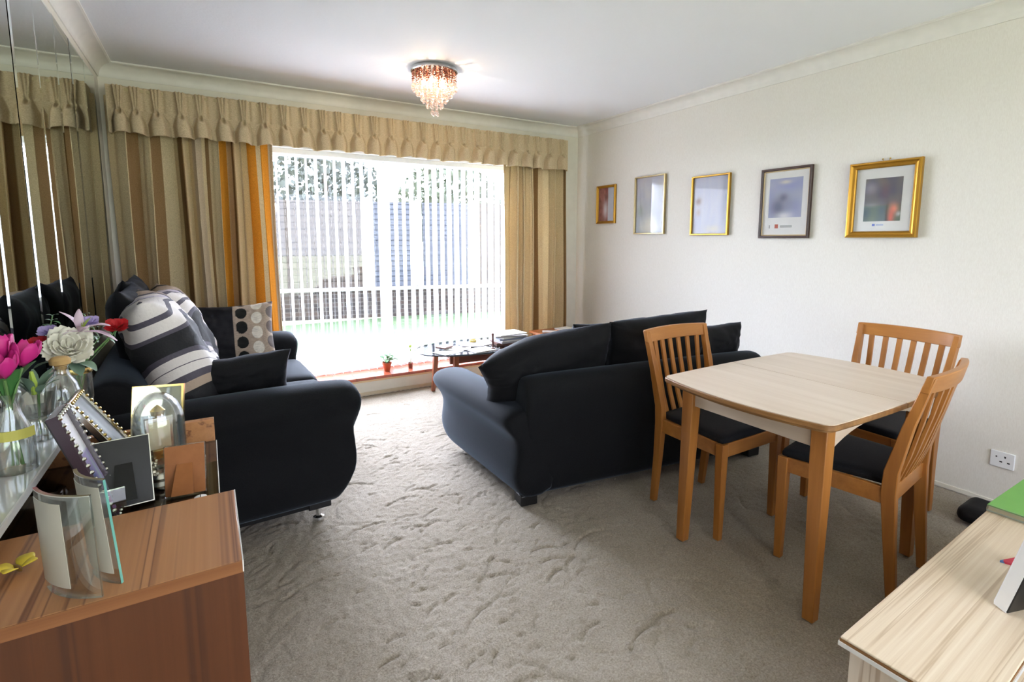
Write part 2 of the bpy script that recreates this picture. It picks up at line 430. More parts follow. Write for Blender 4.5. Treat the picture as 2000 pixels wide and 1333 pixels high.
# carpet: real pile relief with trodden furrows
def build_floor():
    x0, x1, y0, y1, st = XL, XR, .25, YF, .0085
    nx = int((x1 - x0) / st) + 1; ny = int((y1 - y0) / st) + 1
    X, Y = np.meshgrid(np.linspace(x0, x1, nx), np.linspace(y0, y1, ny), indexing='ij')
    rs = np.random.RandomState(3)
    Z = rs.uniform(-1, 1, X.shape)
    Z = (Z + np.roll(Z, 1, 0) + np.roll(Z, 1, 1) + np.roll(Z, (1, 1), (0, 1))) / 4 * .0055
    low = .12 * rs.uniform(-1, 1, (60, 60)); 
    fx = (X - x0) / (x1 - x0) * 58; fy = (Y - y0) / (y1 - y0) * 58
    ix = fx.astype(int); iy = fy.astype(int); tx = fx - ix; ty = fy - iy
    lo = (low[ix, iy] * (1 - tx) + low[ix + 1, iy] * tx) * (1 - ty) + (low[ix, iy + 1] * (1 - tx) + low[ix + 1, iy + 1] * tx) * ty
    Z += lo * .004
    D = np.zeros_like(Z)
    def stroke(cx_, cy_, a0, rad, arc, wid, dep):
        for k in range(max(6, int(abs(rad * arc) / .006))):
            t = a0 + arc * k / max(6, int(abs(rad * arc) / .006))
            px, py = cx_ + rad * math.cos(t), cy_ + rad * math.sin(t)
            i0 = int((px - x0) / st); j0 = int((py - y0) / st)
            if i0 < 3 or j0 < 3 or i0 > nx - 4 or j0 > ny - 4: continue
            sl = (slice(i0 - 2, i0 + 3), slice(j0 - 2, j0 + 3))
            d2 = (X[sl] - px) ** 2 + (Y[sl] - py) ** 2
            D[sl] = np.maximum(D[sl], dep * np.exp(-d2 / wid ** 2))
    rnd = random.Random(11)
    for k in range(330):
        # trodden path between the two sofas gets most of the marks
        if k < 270:
            y = rnd.uniform(.9, 3.2); x = .45 + .45 * (1 - (y - 1) / 3.4) + rnd.gauss(.12, .33)
        else: x = rnd.uniform(0, 2.6); y = rnd.uniform(.6, 3.9)
        rad = rnd.uniform(.02, .12) if rnd.random() < .75 else rnd.uniform(.1, .2)
        stroke(x, y, rnd.uniform(.2, 2.4), rad, rnd.uniform(.5, 1.5), rnd.uniform(.0035, .0065), rnd.uniform(.003, .014))
    Z = Z - D; Z -= Z.max()
    me = bpy.data.meshes.new('floor')
    N = nx * ny; co = np.stack([X, Y, Z], -1).reshape(-1, 3)
    base = np.array([[XL - .1, YB - .1, -.012], [XR + .1, YB - .1, -.012], [XR + .1, YF + .4, -.012], [XL - .1, YF + .4, -.012]]) 
    base2 = np.array([[XL - .1, YB - .1, -.001], [XR + .1, YB - .1, -.001], [XR + .1, y0, -.001], [XL - .1, y0, -.001]])
    co = np.concatenate([co, base, base2]).astype(np.float32)
    I = np.arange(N).reshape(nx, ny)
    q = np.stack([I[:-1, :-1], I[1:, :-1], I[1:, 1:], I[:-1, 1:]], -1).reshape(-1, 4)
    q = np.concatenate([q, [[N, N + 1, N + 2, N + 3], [N + 4, N + 5, N + 6, N + 7]]]).astype(np.int32)
    me.vertices.add(len(co)); me.vertices.foreach_set('co', co.ravel())
    me.loops.add(q.size); me.loops.foreach_set('vertex_index', q.ravel())
    me.polygons.add(len(q)); me.polygons.foreach_set('loop_start', np.arange(0, q.size, 4, dtype=np.int32))
    me.update(calc_edges=True); me.validate()
    me.polygons.foreach_set('use_smooth', np.ones(len(me.polygons), dtype=bool))
    me.materials.append(MT['carpet'])
    o = bpy.data.objects.new('floor', me); COL.objects.link(o); o['kind'] = 'structure'
build_floor()
T = .12
struct('ceiling', MB().box((XL - T, YB - T, ZC), (XR + T, YF + .35, ZC + T)), MT['ceil'])
struct('wall_right', MB().box((XR, YB - T, -.1), (XR + T, YF + .35, ZC)), MT['wall'])
struct('wall_left', MB().box((XL - T, YB - T, -.1), (XL, YF + .35, ZC)), MT['wallplain'])
wf = MB()
wf.box((XL, YF, -.1), (OX0, YF + .33, ZC)).box((OX1, YF, -.1), (XR, YF + .33, ZC))
wf.box((OX0, YF, OZ1), (OX1, YF + .33, ZC)).box((OX0, YF, -.1), (OX1, YF + .33, OZ0))
struct('wall_front', wf, MT['wallplain'])
wr = MB()
RX0, RX1, RZ0, RZ1 = -.2, 3.0, .15, 2.25
wr.box((XL, YB - T, -.1), (RX0, YB, ZC)).box((RX1, YB - T, -.1), (XR, YB, ZC)).box((RX0, YB - T, RZ1), (RX1, YB, ZC)).box((RX0, YB - T, -.1), (RX1, YB, RZ0))
struct('wall_rear', wr, MT['wallplain'])
# coving: concave quarter between wall and ceiling
def coving(name, p0, p1, inward):
    p0, p1, n = Vector(p0), Vector(p1), Vector(inward)
    prof = [(0, 0), (.0, -.084), (.006, -.084), (.008, -.078)]
    for k in range(9):
        t = PI / 2 * k / 8
        prof.append((.010 + .066 * (1 - math.cos(t)), -.074 + .062 * math.sin(t)))
    prof += [(.078, -.010), (.084, -.008), (.084, 0)]
    rings = [[tuple(p + n * a + Vector((0, 0, b))) for a, b in prof] for p in (p0, p1)]
    struct(name, MB().loft(rings, True, True), MT['coving'], smooth=True, angle=30)
coving('trim_1', (XL, YB, ZC), (XL, YF, ZC), (1, 0, 0))
coving('trim_2', (XL, YF, ZC), (XR, YF, ZC), (0, -1, 0))
coving('trim_3', (XR, YB, ZC), (XR, YF, ZC), (-1, 0, 0))
struct('baseboard_front', MB().box((XL, YF - .012, 0), (XR, YF, .028)), plain('cream_skirting', (214, 200, 172), .5), bevel=.003)
struct('baseboard_right', MB().box((XR - .008, YB, 0), (XR, YF - .013, .022)), MT['wallplain'], bevel=.002)

# front window: white frame, two panes, tiled sill
w1 = empty('window_1', ((OX0 + OX1) / 2, 4.47, OZ0), kind='structure')
def W1(x, y, z): return (x - w1.location.x, y - w1.location.y, z - w1.location.z)
fr = MB(); fy0, fy1 = 4.45, 4.52; FW = .055; MX0, MX1 = 1.345, 1.40
zb = .16
fr.box(W1(OX0, fy0, zb), W1(OX0 + FW, fy1, OZ1)).box(W1(OX1 - FW, fy0, zb), W1(OX1, fy1, OZ1))
fr.box(W1(OX0 + FW, fy0, OZ1 - FW), W1(OX1 - FW, fy1, OZ1)).box(W1(OX0 + FW, fy0, zb), W1(OX1 - FW, fy1, zb + FW))
fr.build('frame', MT['upvc'], w1, bevel=.004)
MB().box(W1(MX0, fy0 - .005, zb + FW), W1(MX1, fy1, OZ1 - FW)).build('mullion', MT['upvc'], w1, bevel=.004)
for a, b in ((OX0 + FW, MX0), (MX1, OX1 - FW)):
    MB().box(W1(a, 4.482, zb + FW), W1(b, 4.488, OZ1 - FW)).build('pane', MT['pane'], w1)
MB().box(W1(OX0, 4.19, OZ0 + .005), W1(OX1, 4.47, OZ0 + .03)).build('sill', MT['tile'], w1, bevel=.004)
MB().box(W1(OX0, 4.196, OZ0 - .012), W1(OX1, 4.216, OZ0 + .005)).build('sill_moulding', plain('pale_wood_bead', (222, 190, 144), .5), w1, bevel=.002)
# rear patio window (unseen behind the camera, added to let in fill daylight)
w2 = empty('rear_fill_window', ((RX0 + RX1) / 2, YB - .06, RZ0), kind='structure')
fr = MB()
def W2(x, y, z): return (x - w2.location.x, y - w2.location.y, z - w2.location.z)
a, b = YB - .09, YB - .03
for x in (RX0, (RX0 + RX1) / 2 - .03, RX1 - .06): fr.box(W2(x, a, RZ0), W2(x + .06, b, RZ1))
fr.box(W2(RX0, a + .001, RZ0), W2(RX1, b - .001, RZ0 + .06)).box(W2(RX0, a + .001, RZ1 - .06), W2(RX1, b - .001, RZ1))
fr.build('frame', MT['upvc'], w2)
for x0, x1 in ((RX0 + .06, 1.37), (1.43, RX1 - .06)):
    MB().box(W2(x0, YB - .062, RZ0 + .06), W2(x1, YB - .058, RZ1 - .06)).build('pane', MT['pane'], w2)

# vertical blind
bl = empty('vertical_blind', (1.6, 4.39, 1.965), label='sheer white vertical blind with open slats hanging in the big front window', cat='blind')
MB().box((-1.29, -.02, 0), (1.29, .02, .04)).build('headrail', MT['upvc'], bl, bevel=.004)
sl = MB(); n = 8; Lh = 1.965 - .178
for k in range(n):
    t0, t1 = k / n, (k + 1) / n
ring = []
for k in range(n + 1):
    t = k / n - .5; ring.append((.004 * math.cos(t * PI), t * .089))
sl.loft([[(x, y, -Lh) for x, y in ring], [(x, y, 0) for x, y in ring]], closed=False, caps=False)
first = None
xs = [.36 + .0722 * k for k in range(35)]
for k, x in enumerate(xs):
    if first is None: o = first = sl.build('slat', MT['slat'], bl, smooth=True, angle=180)
    else: o = first.copy(); COL.objects.link(o); o.parent = bl
    o.location = (x - 1.6, 0, 0); o.rotation_euler = (0, 0, R(4 + 3 * math.sin(k * 2.3)))
ch = MB()
for s in (-.04, .04):
    ch.tube([(x - 1.6, s, -Lh + .012 - .006 * (k % 2)) for k, x in enumerate(xs)], .0016, 5)
ch.build('bottom_chain', MT['upvc'], bl)

# ------------------------------------------------------------------ curtains
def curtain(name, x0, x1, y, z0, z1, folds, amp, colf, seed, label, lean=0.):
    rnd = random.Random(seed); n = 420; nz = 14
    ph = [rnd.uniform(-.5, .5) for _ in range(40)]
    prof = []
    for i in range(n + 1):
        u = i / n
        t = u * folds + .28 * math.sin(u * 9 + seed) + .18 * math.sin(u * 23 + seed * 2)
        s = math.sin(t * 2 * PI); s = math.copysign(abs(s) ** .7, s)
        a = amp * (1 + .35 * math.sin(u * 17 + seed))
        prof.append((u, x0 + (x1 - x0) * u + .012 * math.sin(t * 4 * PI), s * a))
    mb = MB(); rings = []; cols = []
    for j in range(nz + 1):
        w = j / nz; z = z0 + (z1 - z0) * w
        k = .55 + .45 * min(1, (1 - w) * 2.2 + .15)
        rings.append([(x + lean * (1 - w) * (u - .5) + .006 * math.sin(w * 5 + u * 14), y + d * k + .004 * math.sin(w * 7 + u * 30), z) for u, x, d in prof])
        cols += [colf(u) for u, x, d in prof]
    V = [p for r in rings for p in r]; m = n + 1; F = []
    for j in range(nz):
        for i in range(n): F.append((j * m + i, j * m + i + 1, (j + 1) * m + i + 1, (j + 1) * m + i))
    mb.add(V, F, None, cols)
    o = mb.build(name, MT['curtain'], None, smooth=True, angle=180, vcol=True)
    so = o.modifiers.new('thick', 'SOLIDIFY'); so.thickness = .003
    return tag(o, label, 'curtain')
BE, BR, OR, TP = (248, 228, 186), (168, 136, 96), (238, 164, 62), (226, 208, 180)  # brown bands: fabric stripe and shade between folds painted as one colour
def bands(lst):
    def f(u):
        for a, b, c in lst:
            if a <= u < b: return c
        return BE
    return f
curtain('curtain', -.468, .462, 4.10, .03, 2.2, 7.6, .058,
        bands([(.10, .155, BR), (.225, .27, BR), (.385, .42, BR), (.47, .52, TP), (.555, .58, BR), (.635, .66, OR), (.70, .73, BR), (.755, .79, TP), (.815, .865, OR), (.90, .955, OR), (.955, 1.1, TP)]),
        1.3, 'wide beige curtain with orange stripes and brown bands of stripe and painted fold shade left of the front window')
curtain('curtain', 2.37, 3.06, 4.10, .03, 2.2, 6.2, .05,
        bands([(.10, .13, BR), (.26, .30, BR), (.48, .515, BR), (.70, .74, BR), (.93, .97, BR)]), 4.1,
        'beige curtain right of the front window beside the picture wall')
# pinch-pleated valance
def valance():
    PX = [-.404, -.32, -.213, -.085, .024, .152, .277, .402, .529, .665, .789, .903, 1.041, 1.165, 1.297, 1.426, 1.563, 1.679, 1.795, 1.923, 2.054, 2.176, 2.296, 2.425, 2.56, 2.678, 2.812, 2.951]
    rnd = random.Random(5)
    x0, x1, z0, z1, y = -.463, 3.03, 1.957, 2.243, 4.015
    n = 900; nz = 44; V = []; C = []
    skew = [rnd.uniform(-.012, .016) for _ in PX]; wid = [rnd.uniform(.9, 1.12) for _ in PX]
    for j in range(nz + 1):
        w = j / nz                                   # 0 bottom, 1 top
        for i in range(n + 1):
            x = x0 + (x1 - x0) * i / n; d = 0; dz = 0
            for c, sk, wd in zip(PX, skew, wid):
                if abs(x - c) > .1: continue
                q = 1 - w
                cc = c + sk * max(0, q - .45) * 1.6
                e = x - cc
                if q < .5:                           # three slim fingers drawn together at the pinch
                    g = .020 * (1 - q / .5 * .55)
                    a = .022 + .010 * q
                    for s in (-1, 0, 1):
                        d -= a * math.exp(-((e - s * g) / .0052) ** 2)
                    d += .010 * math.exp(-((abs(e) - .036) / .012) ** 2)
                t = (q - .44) / .56
                if t > 0:                            # goblet flares below the pinch
                    hw = (.011 + .028 * min(1, t * 1.8) ** .8) * wd
                    rise = .058 * min(1, t * 3.0)
                    k = abs(e) / hw
                    d -= rise * (1 / (1 + k ** 9)) * (1 - .22 * k * k if k < 1 else .78)
                    d += .014 * min(1, t * 3) * math.exp(-((k - 1.28) / .17) ** 2)
                    if t < .34:                      # little hollow under the pinch
                        d += .036 * math.exp(-((e) / .009) ** 2) * math.sin(PI * min(1, t / .34))
            hem = .004 * math.sin(x * 31) + .004 * math.sin(x * 13 + 1)
            z = z0 + (z1 - z0) * w + (hem if w < .5 else 0) * (1 - 2 * w if w < .5 else 0)
            V.append((x, y + d + .012 + .004 * math.sin(x * 19), z)); C.append((234, 214, 178))
    m = n + 1; F = [(j * m + i, j * m + i + 1, (j + 1) * m + i + 1, (j + 1) * m + i) for j in range(nz) for i in range(n)]
    root = empty('curtain_valance', (1.28, 4.1, 1.95), label='beige pinch pleated valance along the top of the front window', cat='valance')
    mb = MB().add([(a - 1.28, b - 4.1, c - 1.95) for a, b, c in V], F, None, C)
    o = mb.build('pleated_fabric', MT['curtain'], root, smooth=True, angle=180, vcol=True)
    o.modifiers.new('thick', 'SOLIDIFY').thickness = .004
    MB().box((x0 + .004 - 1.28, 4.035 - 4.1, 2.215 - 1.95), (x1 - 1.28, 4.21 - 4.1, 2.232 - 1.95)).build('mounting_board', plain('varnished_board', (196, 176, 132), .5), root)
    # cloth return at the left end
    MB().box((x0 - 1.28, 4.02 - 4.1, .012), (x0 + .004 - 1.28, 4.20 - 4.1, .29)).build('side_return', cloth('valance_return_fabric', (206, 190, 156)), root)
valance()

# ------------------------------------------------------------------ mirror wall: separate bevelled panels
def mirrors():
    edges = [.40 + .33 * k for k in range(12)]
    names = ['leftmost visible', '', '', '', '', '', '', '']
    for k in range(11):
        y0, y1 = edges[k] + .0012, edges[k + 1] - .0012
        root = empty('mirror_panel', (XL, (y0 + y1) / 2, .83), group='mirror panels on the left wall')
        w = (y1 - y0) / 2; h = 2.286 - .83; b = .013; rnd = random.Random(k)
        mb = MB()
        t0, t1 = .0045, .0075
        o_ = [(t0, -w, 0), (t0, w, 0), (t0, w, h), (t0, -w, h)]; i_ = [(t1, -w + b, b), (t1, w - b, b), (t1, w - b, h - b), (t1, -w + b, h - b)]
        V = o_ + i_; F = [(4, 5, 6, 7)] + [(q, (q + 1) % 4, (q + 1) % 4 + 4, q + 4) for q in range(4)]
        mb.add(V, F); g = mb.build('mirror_glass', MT['mirror'], root)
        g.rotation_euler = (0, R(rnd.uniform(-.12, .12)), R(rnd.uniform(-.5, .5)))
        MB().box((.0005, -w, 0), (.0025, w, h)).build('backing', MT['mirror_edge'], root)
        if k >= 5:
            t = ['reflecting the curtain beside the front window', '', '', '', '', '']
        root['category'] = 'mirror'
        lab = {10: 'tall narrow mirror panel at the window end of the left wall',
               9: 'tall narrow mirror panel, second from the window corner',
               8: 'tall narrow mirror panel, third from the window corner',
               7: 'tall narrow mirror panel, fourth from the window corner',
               6: 'tall narrow mirror panel, fifth from the window corner',
               5: 'tall narrow mirror panel, sixth from the window corner',
               4: 'tall narrow mirror panel, seventh from the window corner',
               3: 'tall narrow mirror panel, eighth from the window corner',
               2: 'tall narrow mirror panel behind the pink tulips',
               1: 'tall narrow mirror panel, second from the near end of the left wall',
               0: 'tall narrow mirror panel at the near end of the left wall'}[k]
        root['label'] = lab
mirrors()

# ------------------------------------------------------------------ garden
def tree(name, x, y, h, r, seed, label, m, dens=3200):
    rnd = random.Random(seed); root = empty(name, (x, y, -.12), label=label, cat='tree', group='trees behind the garden wall')
    MB().tube([(0, 0, 0), (.05, 0, h * .4), (.0, .05, h * .8)], [.12, .09, .04], 8).build('trunk', MT['bark'], root, smooth=True)
    mb = MB()
    for k in range(dens):
        a = rnd.uniform(0, 2 * PI); rr = r * math.sqrt(rnd.random()); zz = h * .35 + (h * .65) * rnd.random()
        rr *= math.sin(PI * min(1, max(.1, (zz - h * .25) / (h * .8)))) + .15
        c = Vector((rr * math.cos(a), rr * math.sin(a), zz)); s = rnd.uniform(.04, .09)
        mb.add([(-s, 0, -s * .5), (s, 0, -s * .5), (s * .6, 0, s * .7), (-s * .6, 0, s * .7)], [(0, 1, 2, 3)], xform(c, (rnd.uniform(-1, 1), rnd.uniform(-1, 1), rnd.uniform(0, 6))))
    mb.build('foliage', m, root)
def garden():
    MT['bark'] = plain('bark', (96, 82, 70), .9)
    MT['bush1'] = plain('pale_hedge_leaf', (84, 92, 74), .6); MT['bush2'] = plain('dark_hedge_leaf', (72, 78, 70), .6)
    b = NB('lawn_grass'); f = b.noise(b.coord(), 60, 4, .7); b.l(b.ramp(f, [(.3, (34, 54, 22)), (.7, (48, 68, 32))]), b.p.inputs['Base Color']); b.set(Roughness=.9); b.bump(f, .6, .03)
    MT['lawn'] = b.m
    b = NB('gravel_paving'); f = b.noise(b.coord(), 24, 4, .7); b.l(b.ramp(f, [(.3, (168, 164, 158)), (.7, (200, 196, 190))]), b.p.inputs['Base Color']); b.set(Roughness=.9)
    MT['gravel'] = b.m
    MT['post'] = plain('concrete_post', (128, 126, 122), .9)
    MT['far'] = plain('outer_ground', (120, 124, 100), .9)
    for nm, a, c, m in (('patio_ground', (-8, 4.56, -.2), (12, 6.3, -.1), MT['gravel']), ('lawn_ground', (-8, 6.3, -.22), (12, 9.0, -.1), MT['lawn']), ('outer_ground', (-30, 9.0, -.24), (40, 60, -.11), MT['far']), ('rear_ground', (-30, -40, -.3), (40, -2.2, -.2), MT['far'])):
        o = MB().box(a, c).build(nm, m); o['kind'] = 'structure'
    # low brick wall
    b = NB('grey_brown_brick'); br = b.n('TexBrick')
    for k, x in (('Scale', 1.0), ('Brick Width', .22), ('Row Height', .075), ('Mortar Size', .009)): br.inputs[k].default_value = x
    br.inputs['Color1'].default_value = rgba((62, 50, 44)); br.inputs['Color2'].default_value = rgba((42, 37, 36)); br.inputs['Mortar'].default_value = rgba((78, 74, 70))
    b.l(b.coord((1, 1, 1), (R(90), 0, 0)), br.inputs['Vector']); b.l(br.outputs[0], b.p.inputs['Base Color']); b.set(Roughness=.9)
    brick = b.m
    MT['fence'] = wood('weathered_fence', (56, 48, 42), (74, 64, 56), 'x', 6, .8)
    MT['fence_blue'] = wood('grey_blue_fence', (66, 70, 82), (84, 88, 98), 'x', 6, .8)
    rz = R(-14)
    root = empty('garden_wall', (2.4, 9.25, -.12), rz, 'low dark brick garden wall at the far edge of the lawn', 'wall')
    MB().box((-6, 0, 0), (7, .2, .50)).build('brickwork', brick, root)
    MB().box((-6.02, -.03, .50), (7.02, .23, .56)).build('coping', MT['post'], root, bevel=.006)
    fen = empty('garden_fence', (2.4, 9.25, -.12), rz, 'weathered boarded fence with pale posts standing on the garden wall', 'fence')
    def panel(x0, x1, label, m, slats=13):
        w0, w1, H = x0 + .05, x1 - .05, 1.50; z0 = .562
        bb = MB().box((w0, .11, z0), (w1, .125, z0 + H))
        for k in range(slats):
            z = z0 + k * H / slats; bb.box((w0, .088, z + .01), (w1, .112, z + H / slats - .012))
        p = bb.build('panel', m, fen); p['label'] = label
        MB().box((w0, .08, z0 + H), (w1, .14, z0 + H + .035)).build('capping_rail', m, p)
    def post(x, label):
        z0 = .562
        p = MB().box((x - .045, .04, z0), (x + .045, .16, z0 + 1.56)).build('post', MT['post'], fen)
        MB().loft([[(x - .05, .035, z0 + 1.56), (x + .05, .035, z0 + 1.56), (x + .05, .165, z0 + 1.56), (x - .05, .165, z0 + 1.56)], [(x - .01, .09, z0 + 1.6), (x + .01, .09, z0 + 1.6), (x + .01, .11, z0 + 1.6), (x - .01, .11, z0 + 1.6)]]).build('cap', MT['post'], p)
    panel(-1.85, .05, 'brown boarded panel', MT['fence'])
    post(.10, 'pale concrete fence post just left of the window mullion')
    panel(.15, .95, 'narrow grey blue boarded panel', MT['fence_blue'], 16)
    post(1.0, 'concrete fence post hidden behind the window mullion')
    panel(1.05, 2.0, 'grey blue boarded panel', MT['fence_blue'], 16)
    post(2.05, 'concrete fence post at the middle of the right window pane')
    panel(2.1, 4.0, 'brown boarded panel', MT['fence'])
    tree('shrub_tree', -.2, 12.6, 3.9, 1.2, 1, 'pale leafy tree above the fence in the left window pane', MT['bush1'])
    tree('shrub_tree', 2.4, 12.2, 3.7, 1.15, 2, 'bushy tree above the fence left of the window mullion', MT['bush2'])
    tree('shrub_tree', 5.15, 11.6, 3.5, 1.1, 3, 'bushy tree above the fence right of the window mullion', MT['bush1'])
    tree('shrub_tree', 8.2, 10.8, 3.3, 1.1, 4, 'grey green tree above the fence at the right window edge', MT['bush2'])
garden()
# added unseen fill lamp behind the camera, suggested by glints on a gold frame
cl = empty('pendant_fill_light', (1.0, -.95, ZC), 0, 'added round opal globe fill lamp, unseen at the near end of the room behind the camera', 'light')
MB().lathe([(0, 0), (.05, 0), (.05, -.015), (.02, -.03), (.0, -.03)], 24).build('ceiling_rose', MT['white'], cl, smooth=True, angle=30)
MB().tube([(0, 0, -.03), (0, 0, -.43)], .004, 8).build('flex', MT['white'], cl)
MB().ball((0, 0, -.55), .125, 24, 16).build('opal_globe', emit('opal_fill_glow', (1, .93, .86), 23), cl, smooth=True, angle=180)
# ================================================================== SOFAS
def sofa(name, loc, rz, L, D, z0, hs, ha, hb, label, feet, flare=0.):
    root = empty(name, loc, rz, label, 'sofa')
    fab = MT['sofa']; aw = .22
    # upholstered base with a slightly bellied front
    mb = MB()
    rbox(mb, (L / 2, D / 2 - .03, (z0 + hs - .13) / 2), (L - .16, D - .12, hs - .13 - z0), .03, 12)
    mb.build('base', fab, root, smooth=True, angle=180)
    # arms: scroll section lofted front to back
    def arm(sgn, xo, flare):
        H = ha - z0
        prof = [(-.20, .0), (-.205, .35), (-.205, .74), (-.19, .86), (-.15, .95), (-.08, 1.0), (0., .995), (.055, .95), (.082, .87), (.075, .79), (.045, .71), (.020, .62), (.012, .50), (.022, .36), (.030, .24), (.018, .11), (-.012, .02), (-.03, .0)]
        st = []
        for y, k, w in ((.0, .80, .0), (.012, .92, .35), (.04, .985, .75), (.10, 1, .95), (.3, 1, 1), (.55, 1, 1), (D - .12, 1, 1), (D - .045, .99, 1.05), (D - .015, .94, .95), (D, .84, .7)):
            ring = []
            for o, t in prof:
                oo = -.09 + (o + .09) * k
                tt = .5 + (t - .5) * (k if t > .5 else min(1, k + .08))
                yy = y
                if y > D * .8:                       # front leans: lip on top, hollow, belly, tuck
                    f = (y - D * .8) / (D * .2)
                    yy += f * (.045 * math.exp(-((t - .92) / .12) ** 2) + .02 * math.exp(-((t - .38) / .2) ** 2) - .07 * max(0, 1 - t / .2) - .01)
                ring.append((xo + sgn * (oo + flare * min(1, y / D * 1.15)), yy, z0 + H * tt + (.01 * math.sin(y * 3) if t > .7 else 0)))
            st.append(ring)
        a = MB().loft(st, True, True).build('armrest', fab, root, smooth=True, subsurf=1, angle=180)
        pts = []
        return a
    arm(-1, 0.0, flare); arm(1, L, flare)
    # back: padded slab, round top
    prof = [(.20, z0), (.21, hs), (.20, hb - .10), (.16, hb - .03), (.09, hb), (.03, hb - .012), (-.01, hb - .05), (-.022, hb - .12), (-.012, hb - .2), (.0, (z0 + hb) / 2), (.0, z0 + .1), (.015, z0 + .02), (.03, z0)]
    st = []
    for x, k in ((.02, .86), (.035, .94), (.07, .99), (.2, 1), (L / 2, 1.01), (L - .2, 1), (L - .07, .99), (L - .035, .94), (L - .02, .86)):
        st.append([(x, .09 + (y - .09) * k, z0 + (z - z0) * (1 - (1 - k) * .35)) for y, z in prof])
    MB().loft(st, True, True).build('backrest', fab, root, smooth=True, subsurf=1, angle=180)
    # two seat cushions
    w = (L - 2 * aw + .04) / 2
    for k in range(2):
        x = aw - .02 + w * (k + .5)
        mb = MB()
        def dome(px, py, pz):
            return (px, py, pz + (.028 * (1 - (px / (w / 2)) ** 2) * (1 - (py / .4) ** 2) if pz > 0 else 0))
        rbox(mb, (x, .2 + (D - .2 + .02) / 2, hs - .075), (w - .008, D - .2 + .02, .15), .055, 14, dome)
        mb.build('seat_cushion', fab, root, smooth=True, angle=180)
    if feet == 'chrome':
        for x in (.10, L - .10):
            for y in (.10, D - .16):
                f = MB().box((x - .05, y - .05, z0 - .035), (x + .05, y + .05, z0 + .004)).build('foot_block', MT['foot'], root, bevel=.004)
                MB().lathe([(.012, z0 - .035), (.012, .018), (.024, .012), (.026, 0.0)], 14, xform((x, y, 0))).build('foot', MT['chrome'], f, smooth=True)
        MB().box((.13, .09, z0 - .05), (L - .13, .12, z0 - .012)).build('rail', MT['foot'], root)
        MB().box((L - .16, .12, .045), (L - .12, D - .2, .075)).build('under_rail', MT['foot'], root)
    else:
        for x in (.05, L - .05):
            for y in (.07, D - .10):
                MB().box((x - .045, y - .045, 0), (x + .045, y + .045, z0 + .01)).build('foot', MT['foot'], root, bevel=.006)
    return root
sofaL = sofa('sofa', (-.465, 3.89, 0), R(-88), 1.60, .955, .105, .50, .665, .80, 'black two seat sofa along the mirror wall with striped and dotted cushions on it', 'chrome')
sofaR = sofa('sofa', (1.245, 1.985, 0), R(-8), 1.60, .96, .045, .40, .505, .655, 'black two seat sofa seen from behind between the window and the dining table', 'block', .125)

# ------------------------------------------------------------------ cushions
def cushion(mat, w, h, t, origin, xdir, ydir, label, group=None, colf=None, seed=0, ear=.07, wr=.006, droop=None, name='cushion'):
    mb = pillow_mb(w, h, t, 34 if not colf else 190, ear, wr, seed, colf, droop)
    o = mb.build(name, mat, None, smooth=True, angle=180, vcol=bool(colf))
    place(o, Vector(origin), xdir, ydir)
    return tag(o, label, 'cushion', group)
BLK, TAU, WHT, GRY, LIL = (30, 31, 36), (178, 158, 140), (232, 226, 222), (88, 84, 96), (198, 190, 202)
def dots(u, v, side):
    if side < 0: return BLK
    if u < -.05: return BLK
    x, y = (u + .05) / 1.05 * 2.55, (v + 1) / 2 * 4.2
    col = int(x); fx = x - col - .5; yy = y + (.5 if col % 2 else 0.1); fy = yy - math.floor(yy) - .5
    if fx * fx * 1.25 + fy * fy < .17: return [(26, 28, 28), (240, 234, 220), (110, 100, 96)][col % 3]
    return (186, 168, 150)
cushion(MT['swirl_a'], .66, .58, .26, (-.16, 2.72, .80), (-.10, 1, .0), (-.36, 0, .9), 'striped swirl cushion nearest the sideboard on the left sofa', 'big striped back cushions', None, 1, .05, .010)
cushion(MT['swirl_b'], .62, .56, .24, (-.14, 3.32, .79), (-.06, 1, .0), (-.34, 0, .9), 'striped swirl cushion further along the left sofa, behind the near one', 'big striped back cushions', None, 2, .05, .010)
cushion(MT['blackcush'], .56, .54, .16, (-.29, 2.95, .83), (.0, -1, .0), (-.16, 0, .95), 'black cushion wedged behind the striped cushions, its corner poking out on top', 'black cushions on the left sofa', None, 3, .09)
cushion(MT['blackcush'], .54, .54, .15, (-.33, 3.40, .84), (.0, -1, .0), (-.12, 0, .95), 'black cushion at the back of the left sofa nearest the curtain', 'black cushions on the left sofa', None, 4, .09)
cushion(MT['printcush'], .44, .42, .15, (.14, 3.64, .70), (.96, -.10, .04), (-.10, .42, .9), 'half black cushion with cream and black dots at the far arm of the left sofa', None, dots, 5, .08, .006)
cushion(MT['blackcush'], .46, .30, .15, (.085, 2.56, .655), (1, .05, .03), (-.02, -.30, .9), 'small plain black cushion leaning on the near arm of the left sofa', 'black cushions on the left sofa', None, 6, .10, .008)
def slump(u, v, x, y, z):
    return (x - .05 * max(0, v) * max(0, -u), y - .07 * max(0, -u) ** 2 * (1 + v) * .8 + .03 * u * max(0, v), z)
e = (.990, -.139, 0)
def R2(a, b, z): return (1.245 + a * .990 + b * .139, 1.985 - a * .139 + b * .990, z)
cushion(MT['blackcush'], .70, .42, .22, R2(.25, .22, .625), (.99, -.139, .03), (-.03, -.26, .95), 'large black back cushion hanging over the left arm of the right hand sofa', 'black back cushions on the right sofa', None, 7, .03, .010, slump)
cushion(MT['blackcush'], .68, .46, .22, R2(.93, .21, .66), (.99, -.139, .045), (-.03, -.22, .95), 'tall black back cushion in the middle of the right hand sofa', 'black back cushions on the right sofa', None, 8, .05, .010)
